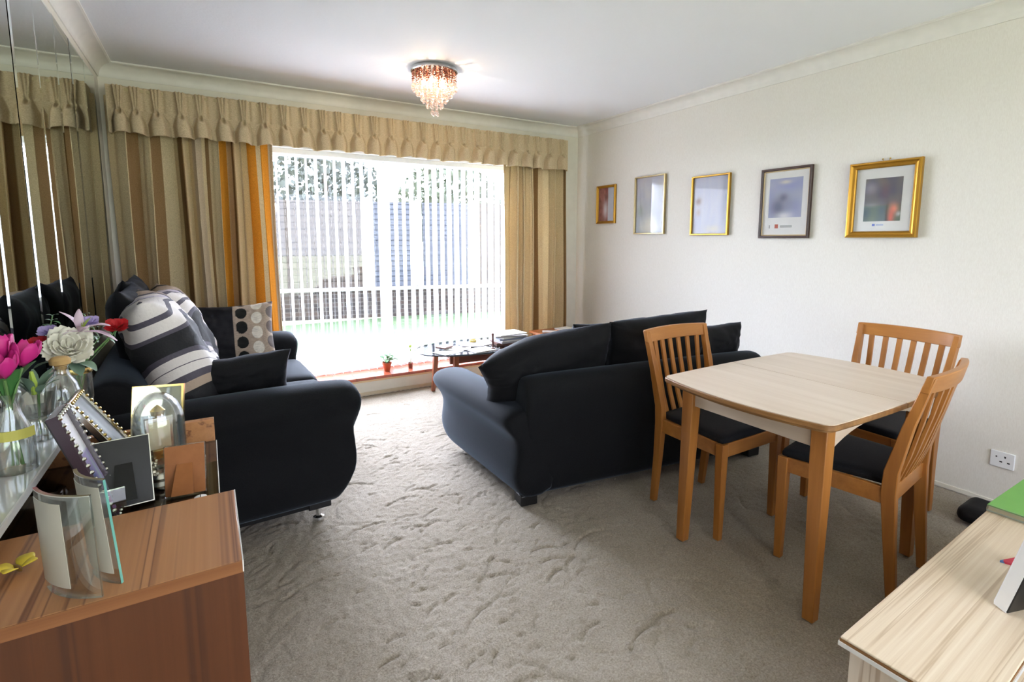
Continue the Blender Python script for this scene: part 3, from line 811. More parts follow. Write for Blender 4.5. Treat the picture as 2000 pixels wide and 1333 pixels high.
cushion(MT['blackcush'], .44, .36, .18, R2(1.37, .24, .62), (.99, -.139, .0), (.05, -.16, .95), 'smaller black cushion at the picture wall end of the right hand sofa', 'black back cushions on the right sofa', None, 9, .09, .008)
cushion(MT['blackcush'], .42, .40, .16, R2(.27, .45, .545), (.95, -.10, .0), (-.02, -.30, .95), 'black scatter cushion peeking out past the drooping back cushion on the right sofa', 'black scatter cushions on the right sofa', None, 10, .09, .006)
cushion(MT['blackcush'], .40, .38, .16, R2(.68, .42, .645), (.99, -.139, .0), (-.02, -.25, .95), 'black scatter cushion on the right sofa seat, only its top corner showing', 'black scatter cushions on the right sofa', None, 11, .09, .006)

# ================================================================== DINING SET
def dining_table():
    x0, x1, y0, y1, zt = 1.60, 2.52, .785, 1.462, .742
    xm = 2.075
    root = empty('dining_table', ((x0 + x1) / 2, (y0 + y1) / 2, 0), 0, 'pale square extending dining table with brown edge and splayed wooden legs', 'table')
    ox, oy = root.location.x, root.location.y
    def outline(ins=0.):
        P = []; n = 14
        hx, hy = (x1 - x0) / 2 - ins, (y1 - y0) / 2 - ins
        def side(p, q, bx, by):
            for k in range(n + 1):
                t = k / n; s = 1 - (2 * t - 1) ** 2
                yield (p[0] + (q[0] - p[0]) * t + bx * s, p[1] + (q[1] - p[1]) * t + by * s)
        r = .035
        P += list(side((-hx, hy - r), (-hx, -hy + r), -.04, 0))
        P += [(-hx + r * (1 - math.cos(a)), -hy + r * (1 - math.sin(a))) for a in (R(20), R(45), R(70))]
        P += list(side((-hx + r, -hy), (hx - r, -hy), 0, -.012))
        P += [(hx - r * (1 - math.sin(a)), -hy + r * (1 - math.cos(a))) for a in (R(20), R(45), R(70))]
        P += list(side((hx, -hy + r), (hx, hy - r), .04, 0))
        P += [(hx - r * (1 - math.cos(a)), hy - r * (1 - math.sin(a))) for a in (R(20), R(45), R(70))]
        P += list(side((hx - r, hy), (-hx + r, hy), 0, .012))
        P += [(-hx + r * (1 - math.sin(a)), hy - r * (1 - math.cos(a))) for a in (R(20), R(45), R(70))]
        return P
    def clip(P, xc, keep):                           # cut the outline at the leaf line
        out = []
        for i in range(len(P)):
            a, b = P[i], P[(i + 1) % len(P)]
            ia, ib = (a[0] - xc) * keep > 0, (b[0] - xc) * keep > 0
            if ia: out.append(a)
            if ia != ib:
                t = (xc - a[0]) / (b[0] - a[0]); out.append((xc, a[1] + t * (b[1] - a[1])))
        return out
    for keep, g in ((-1, -.0018), (1, .0018)):
        xc = xm - ox + g
        lf = MB().prism(clip(outline(), xc, keep), zt - .021, zt - .003).build('table_leaf', MT['ply'], root, bevel=.003)
        MB().prism(clip(outline(.004), xc, keep), zt - .003, zt).build('laminate_surface', MT['maple'], lf)
    lo = [(x * .985, y * .985) for x, y in outline(.012)]
    MB().prism(lo, zt - .034, zt - .022).build('lower_board', MT['ply'], root, bevel=.003)
    ax0, ax1, ay0, ay1 = 1.735 - ox, 2.43 - ox, .865 - oy, 1.425 - oy
    for x in (ax0, ax1):
        MB().box((x - .010, ay0 + .02, .612), (x + .010, ay1 - .02, .704)).build('apron', MT['maple'], root)
    for y in (ay0, ay1):
        n = 16; top = []; bot = []
        for k in range(n + 1):
            t = k / n; x = ax0 + .012 + (ax1 - ax0 - .024) * t
            bot.append((x, .606 + .062 * (1 - abs(2 * t - 1) ** 2.6))); top.append((x, .705))
        rings = [[(b[0], y - .010, b[1]), (b[0], y - .010, tp[1]), (b[0], y + .010, tp[1]), (b[0], y + .010, b[1])] for b, tp in zip(bot, top)]
        MB().loft(rings, True, True).build('apron', MT['maple_x'], root, smooth=True, angle=40)
    for x, sx_ in ((1.735, -1), (2.43, 1)):
        for y, sy_ in ((.875, -1), (1.415, 1)):
            px, py = x - ox, y - oy; a, b = .027, .019
            rings = [[(px + i * b + sx_ * .012, py + j * b + sy_ * .008, 0) for i, j in ((-1, -1), (1, -1), (1, 1), (-1, 1))],
                     [(px + i * .0265, py + j * .0265, .58) for i, j in ((-1, -1), (1, -1), (1, 1), (-1, 1))],
                     [(px + i * a, py + j * a, .707) for i, j in ((-1, -1), (1, -1), (1, 1), (-1, 1))]]
            MB().loft(rings).build('leg', MT['beech'], root, bevel=.003)
    MB().box((ax0 - .085, ay0 + .06, .690), (ax0 - .02, ay0 + .40, .7065)).build('slide_batten', MT['ply'], root, bevel=.002)
dining_table()
def dining_chair():
    root = empty('dining_chair', (0, 0, 0), 0)
    b, bh = MT['beech'], MT['beech_h']
    sq = ((-1, -1), (1, -1), (1, 1), (-1, 1))
    for s in (-1, 1):
        rings = []
        for z, x, y, wx, wy in ((0, .180, -.215, .013, .015), (.25, .183, -.192, .015, .019), (.42, .187, -.180, .016, .023), (.50, .189, -.183, .016, .022), (.68, .199, -.222, .015, .017), (.86, .208, -.272, .0125, .013)):
            rings.append([(s * x + i * wx, y + j * wy, z) for i, j in sq])
        MB().loft(rings).build('rear_leg', b, root, smooth=True, bevel=.003, angle=30)
        rings = [[(s * .196 + i * w, .175 + j * w, z) for i, j in sq] for z, w in ((0, .014), (.30, .018), (.42, .0195), (.437, .0195))]
        MB().loft(rings).build('front_leg', b, root, bevel=.003)
    fr_ = MB()
    fr_.box((-.178, .165, .375), (.178, .187, .437)); fr_.box((-.172, -.190, .375), (.172, -.170, .437))
    for s in (-1, 1):
        fr_.loft([[(s * .178, -.165, .375), (s * .196, -.165, .375), (s * .196, -.165, .437), (s * .178, -.165, .437)], [(s * .185, .16, .375), (s * .205, .16, .375), (s * .205, .16, .437), (s * .185, .16, .437)]])
    fr_.build('seat_frame', bh, root, bevel=.002)
    mb = MB()
    def taper(x, y, z):
        k = 1 + .12 * (y / .2); return (x * k, y, z + (.008 * (1 - (x / .2) ** 2) if z > 0 else 0))
    rbox(mb, (0, -.0, .449), (.375, .372, .032), .014, 12, taper)
    mb.build('seat_pad', MT['seatpad'], root, smooth=True, angle=180)
    def arc(t): return -.030 * (1 - t * t)            # the back bows away from the sitter
    rings = []
    for k in range(13):
        t = -1 + k / 6; x = t * .222; y = -.262 + arc(t) * 1.0
        rings.append([(x, y - .011 - .008, .865 + .004 * (1 - t * t)), (x, y + .011 - .008, .865 + .004 * (1 - t * t)), (x, y + .013 + .005, .806), (x, y - .011 + .005, .806)])
    MB().loft(rings).build('top_rail', bh, root, smooth=True, bevel=.003, angle=40)
    for k in range(6):
        t = (-.5 + (k + .5) / 6) * 2 * .93
        rings = []
        for z, f in ((.425, 0.), (.55, .35), (.70, .72), (.815, 1.)):
            x = t * (.172 + .026 * f); y = -.180 + (-.256 + arc(t) + .180) * f - .006 * math.sin(PI * f)
            rings.append([(x + i * .0115, y + j * .005, z) for i, j in sq])
        MB().loft(rings).build('slat', b, root, smooth=True, angle=30)
    return root
CH = [((2.05, 1.517), R(180), 'wooden slat back dining chair at the far side of the table against the sofa'),
      ((2.185, .985), R(7), 'wooden slat back dining chair nearest the camera, its back turned to it'),
      ((2.735, 1.165), R(88), 'wooden slat back dining chair at the picture wall end of the table')]
c0 = dining_chair()
for k, (p, a, lb) in enumerate(CH):
    o = c0 if k == 0 else copy_tree(c0)
    o.location = (p[0], p[1], 0); o.rotation_euler = (0, 0, a)
    tag(o, lb, 'chair', 'dining chairs around the table')
# ================================================================== PICTURES ON THE RIGHT WALL
def frame_mb(w, h, fw, prof):
    """mitred moulding; prof = list of (inset from outer edge, height above wall); local x,y in plane, z out"""
    mb = MB(); rings = []
    for sx_, sy_ in ((-1, -1), (1, -1), (1, 1), (-1, 1), (-1, -1)):
        rings.append([(sx_ * (w / 2 - i), sy_ * (h / 2 - i), z) for i, z in prof])
    mb.loft(rings, True, False); return mb
def grid_mb(w, h, f, z, n=24, m=32):
    V = []; C = []
    for j in range(m + 1):
        for i in range(n + 1):
            V.append(((i / n - .5) * w, (j / m - .5) * h, z)); C.append(f(i / n, j / m))
    F = [(j * (n + 1) + i, j * (n + 1) + i + 1, (j + 1) * (n + 1) + i + 1, (j + 1) * (n + 1) + i) for j in range(m) for i in range(n)]
    return MB().add(V, F, None, C)
def blobs(base, lst):
    def f(u, v):
        c = list(base(u, v) if callable(base) else base)
        for x, y, rx, ry, col, k in lst:
            a = k * math.exp(-((u - x) / rx) ** 2 - ((v - y) / ry) ** 2)
            c = [p * (1 - a) + q * a for p, q in zip(c, col)]
        return tuple(c)
    return f
def wall_picture(y0, y1, z0, z1, fw, dep, m, label, art, mat_w=None, hooks=False, slip=None, marks=(), img=None):
    w, h = y1 - y0, z1 - z0
    root = empty('framed_picture', (XR - .001, (y0 + y1) / 2, (z0 + z1) / 2), 0, label, 'picture', 'framed pictures in a row on the right wall')
    root.rotation_euler = Matrix(((0, 0, -1), (-1, 0, 0), (0, 1, 0))).to_euler()
    if fw > .022:
        prof = [(0, 0), (0, dep * .7), (fw * .12, dep * .95), (fw * .3, dep), (fw * .5, dep * .72), (fw * .72, dep * .62), (fw * .86, dep * .7), (fw, dep * .5), (fw, 0)]
    else:
        prof = [(0, 0), (0, dep * .85), (fw * .25, dep), (fw * .75, dep), (fw, dep * .75), (fw, 0)]
    frame_mb(w, h, fw, prof).build('frame', m, root, smooth=True, angle=25)
    iw, ih = w - 2 * fw, h - 2 * fw
    if slip: frame_mb(iw + .002, ih + .002, .008, [(0, 0), (0, .012), (.004, .013), (.008, .008), (.008, 0)]).build('inner_slip', slip, root)
    if mat_w:
        MB().box((-iw / 2, -ih / 2, .002), (iw / 2, ih / 2, .006)).build('mount', MT['paper'], root)
        x0, x1, b0, b1 = img
        g = grid_mb((x1 - x0) * iw, (b1 - b0) * ih, art, .0068)
        g.v = [(a + ((x0 + x1) / 2 - .5) * iw, b + ((b0 + b1) / 2 - .5) * ih, c) for a, b, c in g.v]
        g.build('print', MT['art'], root, vcol=True)
        for k, (mx, my, mw, mh, c) in enumerate(marks):
            MB().box(((mx - .5) * iw, (my - .5) * ih, .006), ((mx + mw - .5) * iw, (my + mh - .5) * ih, .0066)).build('printed_mark', plain('mark_%d' % k, c, .6), root)
    else:
        grid_mb(iw, ih, art, .006).build('print', MT['art'], root, vcol=True)
    MB().box((-iw / 2, -ih / 2, .0085), (iw / 2, ih / 2, .0095)).build('glass', MT['picture_glass'], root)
    if hooks:
        for s in (-.018, .018):
            MB().lathe([(.004, 0), (.005, .004), (.002, .008)], 10, xform((s, h / 2 + .012, .001))).tube([(s, h / 2 + .012, .004), (s * .8, h / 2 + .004, .008), (s * .7, h / 2 - .004, .004)], .0015, 6).build('hanging_hook', MT['brass'], root, smooth=True)
    return root
def nz(u, v, s): return noise.noise(Vector((u * s, v * s, s * .37)))
def art1(u, v):
    k = nz(u, v, 9); c = (150 + 40 * k, 84 + 30 * k, 78 + 30 * k) if u < .62 else (206, 212, 226)
    return c
wall_picture(3.628, 3.892, 1.457, 1.815, .024, .022, MT['gold_wood'], 'smallest gold framed picture nearest the window, with a white figure on red',
             blobs(art1, [(.45, .35, .16, .30, (232, 226, 232), 1), (.5, .72, .1, .1, (120, 84, 76), .8)]))
wall_picture(3.029, 3.376, 1.353, 1.846, .012, .026, plain('pale_gold_metal', (190, 170, 128), .3, .85), 'slim framed pale blue picture with a white mound, second from the window',
             blobs(lambda u, v: (188 + 14 * v + 10 * nz(u, v, 5), 200 + 8 * nz(u, v, 5), 208), [(.5, .16, .28, .16, (236, 236, 226), 1), (.5, .08, .34, .08, (236, 236, 226), .9), (.15, .4, .1, .1, (150, 166, 150), .6), (.85, .72, .1, .12, (166, 178, 172), .5)]))
wall_picture(2.42, 2.757, 1.34, 1.788, .013, .026, MT['gold'], 'gold framed hazy lilac grey picture in the middle of the row',
             blobs(lambda u, v: (206 + 10 * nz(u * 4, v, 3), 208 + 8 * nz(u * 4, v, 3), 222), [(.15, .58, .08, .06, (150, 120, 112), .8), (.16, .38, .07, .06, (190, 166, 160), .6), (.9, .6, .08, .6, (160, 166, 186), .8), (.6, .08, .2, .06, (236, 226, 196), .6)]))
wall_picture(1.834, 2.176, 1.317, 1.775, .016, .022, MT['darkframe'], 'dark brown framed blue grey print with wide white mount, second from the right',
             blobs(lambda u, v: (168 + 20 * nz(u, v, 3), 172 + 20 * nz(u, v, 3), 198), [(.5, .9, .18, .05, (226, 220, 196), .9), (.45, .5, .12, .1, (92, 92, 110), .8), (.3, .25, .22, .25, (96, 98, 116), .8), (.62, .35, .2, .2, (150, 152, 172), .6), (.5, .04, .25, .10, (232, 230, 230), .95)]),
             True, slip=plain('beige_slip', (206, 182, 140), .4), marks=[(.30, .115, .075, .062, (186, 96, 74)), (.17, .115, .02, .05, (150, 150, 148)), (.42, .125, .26, .035, (186, 186, 182))], img=(.14, .86, .28, .88))
wall_picture(1.257, 1.613, 1.319, 1.744, .036, .032, MT['gold_wood'], 'largest broad gold frame with a dark print of an orange patch, furthest from the window',
             blobs(lambda u, v: (112 + 24 * nz(u, v, 4) - 20 * (v < .35), 108 + 20 * nz(u, v, 4), 114 - 12 * (v < .4)), [(.15, .78, .2, .15, (176, 172, 182), .7), (.55, .7, .12, .2, (128, 98, 104), .6), (.82, .28, .12, .12, (238, 150, 124), 1), (.75, .1, .09, .2, (226, 110, 92), 1), (.95, .16, .06, .05, (220, 220, 226), .9), (.2, .38, .2, .05, (150, 158, 156), .7)]),
             True, True, marks=[(.34, .085, .05, .035, (92, 112, 196)), (.41, .09, .13, .025, (176, 188, 216))], img=(.17, .82, .16, .84))

# wall socket
so = empty('wall_socket', (XR - .001, .819, .236), 0, 'white plastic electrical socket low on the right wall', 'socket')
so.rotation_euler = Matrix(((0, 0, -1), (-1, 0, 0), (0, 1, 0))).to_euler()
MB().box((-.045, -.04, 0), (.045, .04, .009)).build('faceplate', MT['upvc'], so, bevel=.003)
for x, y, a, b in ((-.022, .012, .003, .003), (.010, .016, .003, .005), (-.004, -.010, .005, .003), (.024, -.010, .005, .003)):
    MB().box((x - a, y - b, .0088), (x + a, y + b, .0094)).build('pin_hole', MT['black'], so)

# ================================================================== CHANDELIER
def chandelier():
    root = empty('ceiling_chandelier', (1.35, 3.25, ZC), 0, 'small round chrome ceiling chandelier with hanging crystal droplets', 'light')
    MB().lathe([(.02, 0), (.150, 0), (.152, -.004), (.152, -.022), (.146, -.026), (.0, -.026)], 48).build('ceiling_plate', MT['chrome'], root, smooth=True, angle=30)
    b = NB('crystal'); t = b.n('BsdfTransparent'); t.inputs[0].default_value = (1, .92, .88, 1); g = b.n('BsdfGlossy'); g.inputs['Roughness'].default_value = .08
    g.inputs[0].default_value = (.95, .86, .82, 1)
    d = b.n('BsdfTranslucent'); d.inputs[0].default_value = (1, .93, .88, 1)
    m1 = b.n('MixShader'); m1.inputs[0].default_value = .42; b.l(t.outputs[0], m1.inputs[1]); b.l(g.outputs[0], m1.inputs[2])
    m2 = b.n('MixShader'); m2.inputs[0].default_value = .07; b.l(m1.outputs[0], m2.inputs[1]); b.l(d.outputs[0], m2.inputs[2]); b.l(m2.outputs[0], b.out.inputs[0])
    cr = b.m
    brown_refl = plain('brown_reflection_crystal', (150, 96, 78), .1, .6)  # dark reflections in the upper beads are put into this brown colour
    def strand(L):
        mb = MB(); z = -.026; k = 0
        mb.tube([(0, 0, z), (0, 0, -L + .01)], .0008, 4)
        while z > -L + .03:
            r = .0058 if k % 3 else .0072
            mb.ball((0, 0, z - r), r, 6, 4); z -= 2 * r + .003; k += 1
        mb.ball((0, 0, -L + .013), .0125, 8, 6)
        return mb
    for rad, cnt, L, wob in ((.140, 26, .140, .02), (.112, 20, .175, .015), (.082, 15, .210, .012), (.050, 9, .250, .01), (.020, 4, .298, .006)):
        pr = None
        for k in range(cnt):
            a = 2 * PI * (k + .3 * (cnt % 2)) / cnt
            if pr is None:
                o = pr = strand(L).build('crystal_strand', [cr, brown_refl], root)
                for f_ in pr.data.polygons:
                    if f_.center.z > -.085: f_.material_index = 1
            else: o = pr.copy(); COL.objects.link(o); o.parent = root
            o.location = (rad * math.cos(a), rad * math.sin(a), 0); o.scale = (1, 1, 1 - wob * ((k * 7) % 5))
    bulb = emit('warm_bulb', (1, .76, .52), 230)
    for k in range(5):
        a = 2 * PI * k / 5 + .3; x, y = .066 * math.cos(a), .066 * math.sin(a)
        h = MB().lathe([(.011, -.024), (.011, -.062), (.008, -.066)], 14, xform((x, y, 0))).build('bulb_holder', MT['chrome'], root, smooth=True)
        MB().ball((x, y, -.085), (.010, .010, .020), 10, 8).build('bulb', bulb, root, smooth=True)
chandelier()

# ================================================================== WINDOW END: PLANTS, COFFEE TABLE, SIDE TABLE
def leafshape(mb, p, q, w, fold=.2, n=6):
    p, q = Vector(p), Vector(q); t = (q - p); s = t.cross(Vector((0, 0, 1)))
    s = s.normalized() if s.length > 1e-6 else Vector((1, 0, 0)); nn = s.cross(t).normalized()
    V = []; F = []
    for k in range(n + 1):
        u = k / n; a = w * math.sin(PI * min(.98, u * .94 + .03)) ** .8; c = p + t * u + nn * (.12 * t.length * math.sin(PI * u))
        V += [tuple(c - s * a + nn * a * fold), tuple(c), tuple(c + s * a + nn * a * fold)]
    for k in range(n):
        F += [(3 * k, 3 * k + 1, 3 * k + 4, 3 * k + 3), (3 * k + 1, 3 * k + 2, 3 * k + 5, 3 * k + 4)]
    mb.add(V, F)
def potted():
    root = empty('potted_plant', (1.303, 4.315, .16), 0, 'leafy plant with purple flowers in a terracotta pot on the window sill', 'plant')
    MB().lathe([(.024, 0), (.036, .062), (.040, .062), (.041, .078), (.036, .078), (.034, .066), (0, .066)], 24).build('pot', MT['terracotta'], root, smooth=True, angle=35)
    MB().lathe([(.0, .064), (.034, .0665), (0, .069)], 16, caps=False).build('soil', MT['bark'], root)
    rnd = random.Random(2); mb = MB(); st = MB()
    for k in range(30):
        a = rnd.uniform(0, 2 * PI); el = rnd.uniform(.2, 1.3); r = rnd.uniform(.03, .085)
        c = Vector((math.cos(a) * math.cos(el) * r, math.sin(a) * math.cos(el) * r, .075 + math.sin(el) * r * 1.1))
        st.tube([(0, 0, .066), tuple(c * .5 + Vector((0, 0, .045))), tuple(c)], .0016, 5)
        d = Vector((math.cos(a), math.sin(a), rnd.uniform(-.3, .5))) * .04
        leafshape(mb, c - d * .3, c + d, .017)
    st.build('stems', MT['stem'], root); mb.build('leaves', MT['leaf'], root, smooth=True, angle=180)
    for k in range(7):
        c = Vector((-.035 + rnd.uniform(-.035, .03), rnd.uniform(-.03, .02), .165 + rnd.uniform(-.03, .03)))
        f = MB()
        for j in range(5):
            a = 2 * PI * j / 5 + k; leafshape(f, c, c + Vector((math.cos(a) * .014, math.sin(a) * .014, .003)), .006, .1, 3)
        f.build('flower', MT['purple'], root, smooth=True, angle=180)
potted()
def sprig():
    root = empty('potted_seedling', (1.515, 4.31, .16), 0, 'thin seedling with lime leaves in a small brown pot on the window sill', 'plant')
    MB().lathe([(.018, 0), (.022, .05), (.024, .052), (.020, .052), (.019, .045), (0, .045)], 20).build('pot', plain('brown_pot', (132, 82, 66), .5), root, smooth=True, angle=35)
    MB().tube([(0, 0, .04), (.004, .0, .10), (.0, 0, .175)], .003, 6).build('stem', MT['stem'], root, smooth=True)
    mb = MB()
    for z, a, L in ((.10, 2.8, .05), (.115, .2, .03), (.15, 1.0, .045), (.172, .4, .05), (.175, 2.2, .03), (.185, 1.4, .04)):
        leafshape(mb, (0, 0, z), (math.cos(a) * L, math.sin(a) * L * .4, z + L * .55), .012)
    mb.build('leaves', MT['leaf_lime'], root, smooth=True, angle=180)
sprig()
def coffee_table():
    cx_, cy_ = 1.95, 3.77; root = empty('coffee_table', (cx_, cy_, 0), R(-3), 'oval glass topped coffee table with reddish wooden frame before the window', 'table')
    n = 56; P = []
    for k in range(n):
        a = 2 * PI * k / n; c, s = math.cos(a), math.sin(a)
        P.append((.565 * math.copysign(abs(c) ** .8, c), .29 * math.copysign(abs(s) ** .8, s)))
    MB().prism([(a * .992, b * .992) for a, b in P], .410, .420).build('glass_top', MT['glass_top'], root)
    MB().loft([[(a * q, b * q, z) for a, b in P] for q, z in ((.992, .409), (1, .411), (1, .419), (.992, .421))], True, False).build('glass_rim', plain('dark_glass_edge', (70, 78, 84), .15), root, smooth=True, angle=40)
    m = wood('reddish_wood', (112, 60, 44), (146, 84, 62), 'x', 10, .35); mz = wood('reddish_wood_leg', (128, 68, 44), (166, 96, 62), 'z', 10, .35)
    for y in (-.20, .20):
        MB().box((-.36, y - .012, .340), (.40, y + .012, .408)).build('long_rail', m, root, bevel=.003)
    for x in (-.29, .33):
        MB().box((x - .012, -.188, .345), (x + .012, .188, .400)).build('cross_rail', m, root, bevel=.003)
    for sx_ in (-1, 1):
        for sy_ in (-1, 1):
            rings = [[(sx_ * (.32 + o * .5) + i * w, sy_ * (.232 + o * .6) + j * w, z) for i, j in ((-1, -1), (1, -1), (1, 1), (-1, 1))] for z, w, o in ((0, .015, .045), (.25, .019, .01), (.409, .02, 0))]
            MB().loft(rings).build('leg', mz, root, bevel=.003)
coffee_table()
def paper(name, x, y, z, w, h, rz, label, cat, m, th=.0015, group=None, curl=0.):
    mb = MB(); n = 8
    rings = []
    for i in range(n + 1):
        u = i / n - .5; zz = curl * (u * 2) ** 2
        rings.append([(u * w, -h / 2, zz), (u * w, h / 2, zz), (u * w, h / 2, zz + th), (u * w, -h / 2, zz + th)])
    mb.loft(rings, True, True); o = mb.build(name, m, None); o.location = (x, y, z); o.rotation_euler = (0, 0, rz)
    return tag(o, label, cat, group)
PG = MT['paper']; GREYP = plain('printed_newsprint', (176, 172, 176), .6); BLUP = plain('blue_magazine_cover', (150, 156, 182), .35); BRP = plain('brown_magazine_cover', (122, 88, 78), .4)
TT = .4205
paper('letter_paper', 1.60, 3.66, TT, .21, .15, R(20), 'open white letter sheet at the left tip of the coffee table', 'paper', PG, .001, None, .004)
paper('letter_paper', 1.72, 3.74, TT + .006, .21, .15, R(-30), 'white sheet overlapping the letter on the coffee table', 'paper', PG, .001, None, .004)
paper('magazine', 1.86, 3.60, TT, .20, .15, R(8), 'pale magazine lying flat near the front rim of the coffee table', 'magazine', PG, .006)
paper('magazine', 1.90, 3.80, TT, .27, .20, R(-12), 'open magazine with raised pages in the middle of the coffee table', 'magazine', GREYP, .01, None, .016)
paper('notebook', 1.62, 3.78, TT + .014, .12, .09, R(30), 'small brown notebook lying on the papers at the coffee table tip', 'notebook', BRP, .012)
rnd = random.Random(9); z = TT
spec = [(BRP, .022, 'thick brown magazine at the bottom of the pile on the coffee table'), (GREYP, .014, 'grey magazine second from the bottom of the pile on the coffee table'), (PG, .010, 'white magazine third from the bottom of the pile on the coffee table'),
        (BLUP, .012, 'bluish magazine in the middle of the pile on the coffee table'), (PG, .010, 'white magazine third from the top of the pile on the coffee table'), (GREYP, .012, 'grey magazine second from the top of the pile on the coffee table'), (PG, .008, 'loose white magazine on top of the pile on the coffee table')]
for k, (m, th, lb) in enumerate(spec):
    paper('magazine', 2.19 + rnd.uniform(-.015, .015), 3.73 + rnd.uniform(-.012, .012), z, .27, .20, R(rnd.uniform(-16, 16)), lb, 'magazine', m, th, 'pile of magazines on the coffee table'); z += th + .0005
st = empty('wooden_stand', (1.955, 3.575, TT + .0066), 0, 'slim upright dark wooden stand on the coffee table before the magazines', 'ornament')
MB().lathe([(.02, 0), (.021, .006), (.006, .010), (.008, .05), (.006, .09), (.009, .115), (.008, .125), (0, .128)], 14).build('stem', plain('dark_red_wood', (96, 52, 44), .35), st, smooth=True)
MB().lathe([(.018, 0), (.030, .012), (.032, .03), (.028, .031), (.024, .013), (0, .006)], 18, xform((1.93, 3.885, TT))).build('dish', plain('ochre_glaze', (204, 184, 96), .3), None, smooth=True)
tag(bpy.data.objects['dish'], 'little ochre dish at the window side of the coffee table', 'dish')
def side_table():
    root = empty('side_table', (2.76, 3.80, 0), 0, 'small orange brown wooden side table in the corner below the right curtain', 'table')
    m = wood('orange_side_table', (168, 96, 52), (196, 122, 72), 'x', 9, .35)
    MB().box((-.21, -.16, .44), (.21, .16, .46)).build('table_top', m, root, bevel=.003)
    MB().box((-.18, -.13, .37), (.18, .13, .44)).build('apron', m, root)
    for x in (-.17, .17):
        for y in (-.12, .12): MB().box((x - .014, y - .014, 0), (x + .014, y + .014, .44)).build('leg', m, root, bevel=.002)
side_table()
tb = MB().tube([(-.10, 0, 0), (.10, 0, 0)], .013, 12).build('rolled_paper', PG, None, smooth=True, angle=40)
tb.location = (2.66, 3.72, .4735); tb.rotation_euler = (0, 0, R(-38)); tag(tb, 'white rolled paper lying on the corner side table', 'paper')
paper('envelope', 2.88, 3.80, .4605, .15, .20, R(6), 'white envelope lying on the corner side table', 'envelope', PG, .012)

# ================================================================== SIDEBOARD ALONG THE MIRROR WALL
def sideboards():
    r = empty('sideboard', (-.24, 1.108, 0), 0, 'brown teak sideboard end cabinet in the left foreground', 'cabinet')
    hx, hy = .264, .148; tz, tk = .75, .022
    MB().box((-hx, -hy, tz - tk), (hx - .002, hy, tz)).build('top', MT['teak'], r, bevel=.0015)
    MB().box((hx - .002, -hy, tz - tk), (hx, hy, tz)).build('front_edging', MT['edging'], r)
    MB().box((-hx, -hy + .004, .06), (hx - .001, -hy + .022, tz - tk)).build('end_panel', MT['teak_shaded_z'], r)
    MB().box((-hx, hy - .02, .06), (hx - .006, hy - .002, tz - tk)).build('end_panel', MT['teak_shaded_z'], r)
    MB().box((-hx, -hy + .022, .06), (-hx + .01, hy - .02, tz - tk)).build('back_panel', MT['teak_shaded_z'], r)
    MB().box((-hx, -hy - .0015, tz - tk), (hx - .002, -hy, tz - .0005)).build('near_edging', MT['teak_x'], r)
    d = MB().box((hx - .024, -hy + .024, .10), (hx - .006, hy - .022, tz - tk - .004)).build('door', MT['teak_shaded_z'], r, bevel=.001)
    MB().box((-hx + .01, -hy + .03, 0), (hx - .04, hy - .03, .06)).build('plinth', MT['foot'], r)
    r = empty('sideboard', (-.26, 1.515, 0), 0, 'lower teak sideboard section with a glass top between the end cabinet and the sofa', 'cabinet')
    hx, hy = .25, .254; tz = .695
    MB().box((-hx, -hy, tz - .022), (hx, hy - .022, tz)).build('top', MT['teak'], r)
    MB().box((-hx + .002, -hy, tz), (hx + .002, hy - .024, tz + .006)).build('glass_top', MT['glass_top'], r)
    MB().box((hx + .002, -hy, tz - .010), (hx + .004, hy - .024, tz + .0065)).build('front_edging', MT['edging'], r)
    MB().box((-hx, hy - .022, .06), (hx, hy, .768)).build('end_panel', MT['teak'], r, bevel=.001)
    MB().box((-hx, -hy, .06), (hx - .006, -hy + .018, tz - .022)).build('end_panel', MT['teak_shaded_z'], r)
    MB().box((-hx, -hy + .018, .06), (-hx + .01, hy - .022, tz - .022)).build('back_panel', MT['teak_shaded_z'], r)
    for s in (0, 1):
        y0 = -hy + .02 + s * (hy - .02); d = MB().box((hx - .018, y0 + .001, .08), (hx - .001, y0 + hy - .024, tz - .026)).build('door', MT['teak_shaded_z'], r, bevel=.001)
    MB().box((-hx + .01, -hy + .03, 0), (hx - .04, hy - .03, .06)).build('plinth', MT['foot'], r)
    # mirror shelf with a slatted grille below it
    r = empty('wall_shelf', (-.43, 1.24, .755), 0, 'white edged glass shelf under the mirrors carrying the vases', 'shelf')
    MB().box((-.086, -.80, .033), (.084, .84, .045)).build('shelf_board', NB('white_mirror_glass').set(Base_Color=(.92, .95, .94, 1), Roughness=.08, Metallic=.35).m, r, bevel=.001)
    MB().box((.084, -.80, .030), (.088, .84, .046)).build('front_edging', MT['edging'], r)
    g = MB().box((.055, -.80, 0), (.063, .84, .033)).build('grille', plain('grey_grille', (168, 160, 150), .5), r)
    for k in range(40):
        y = -.78 + k * .041; MB().box((.063, y, .002), (.067, y + .016, .026)).build('grille_slot', plain('brown_slot', (84, 62, 48), .6) if k == 0 else bpy.data.materials['brown_slot'], g)
sideboards()

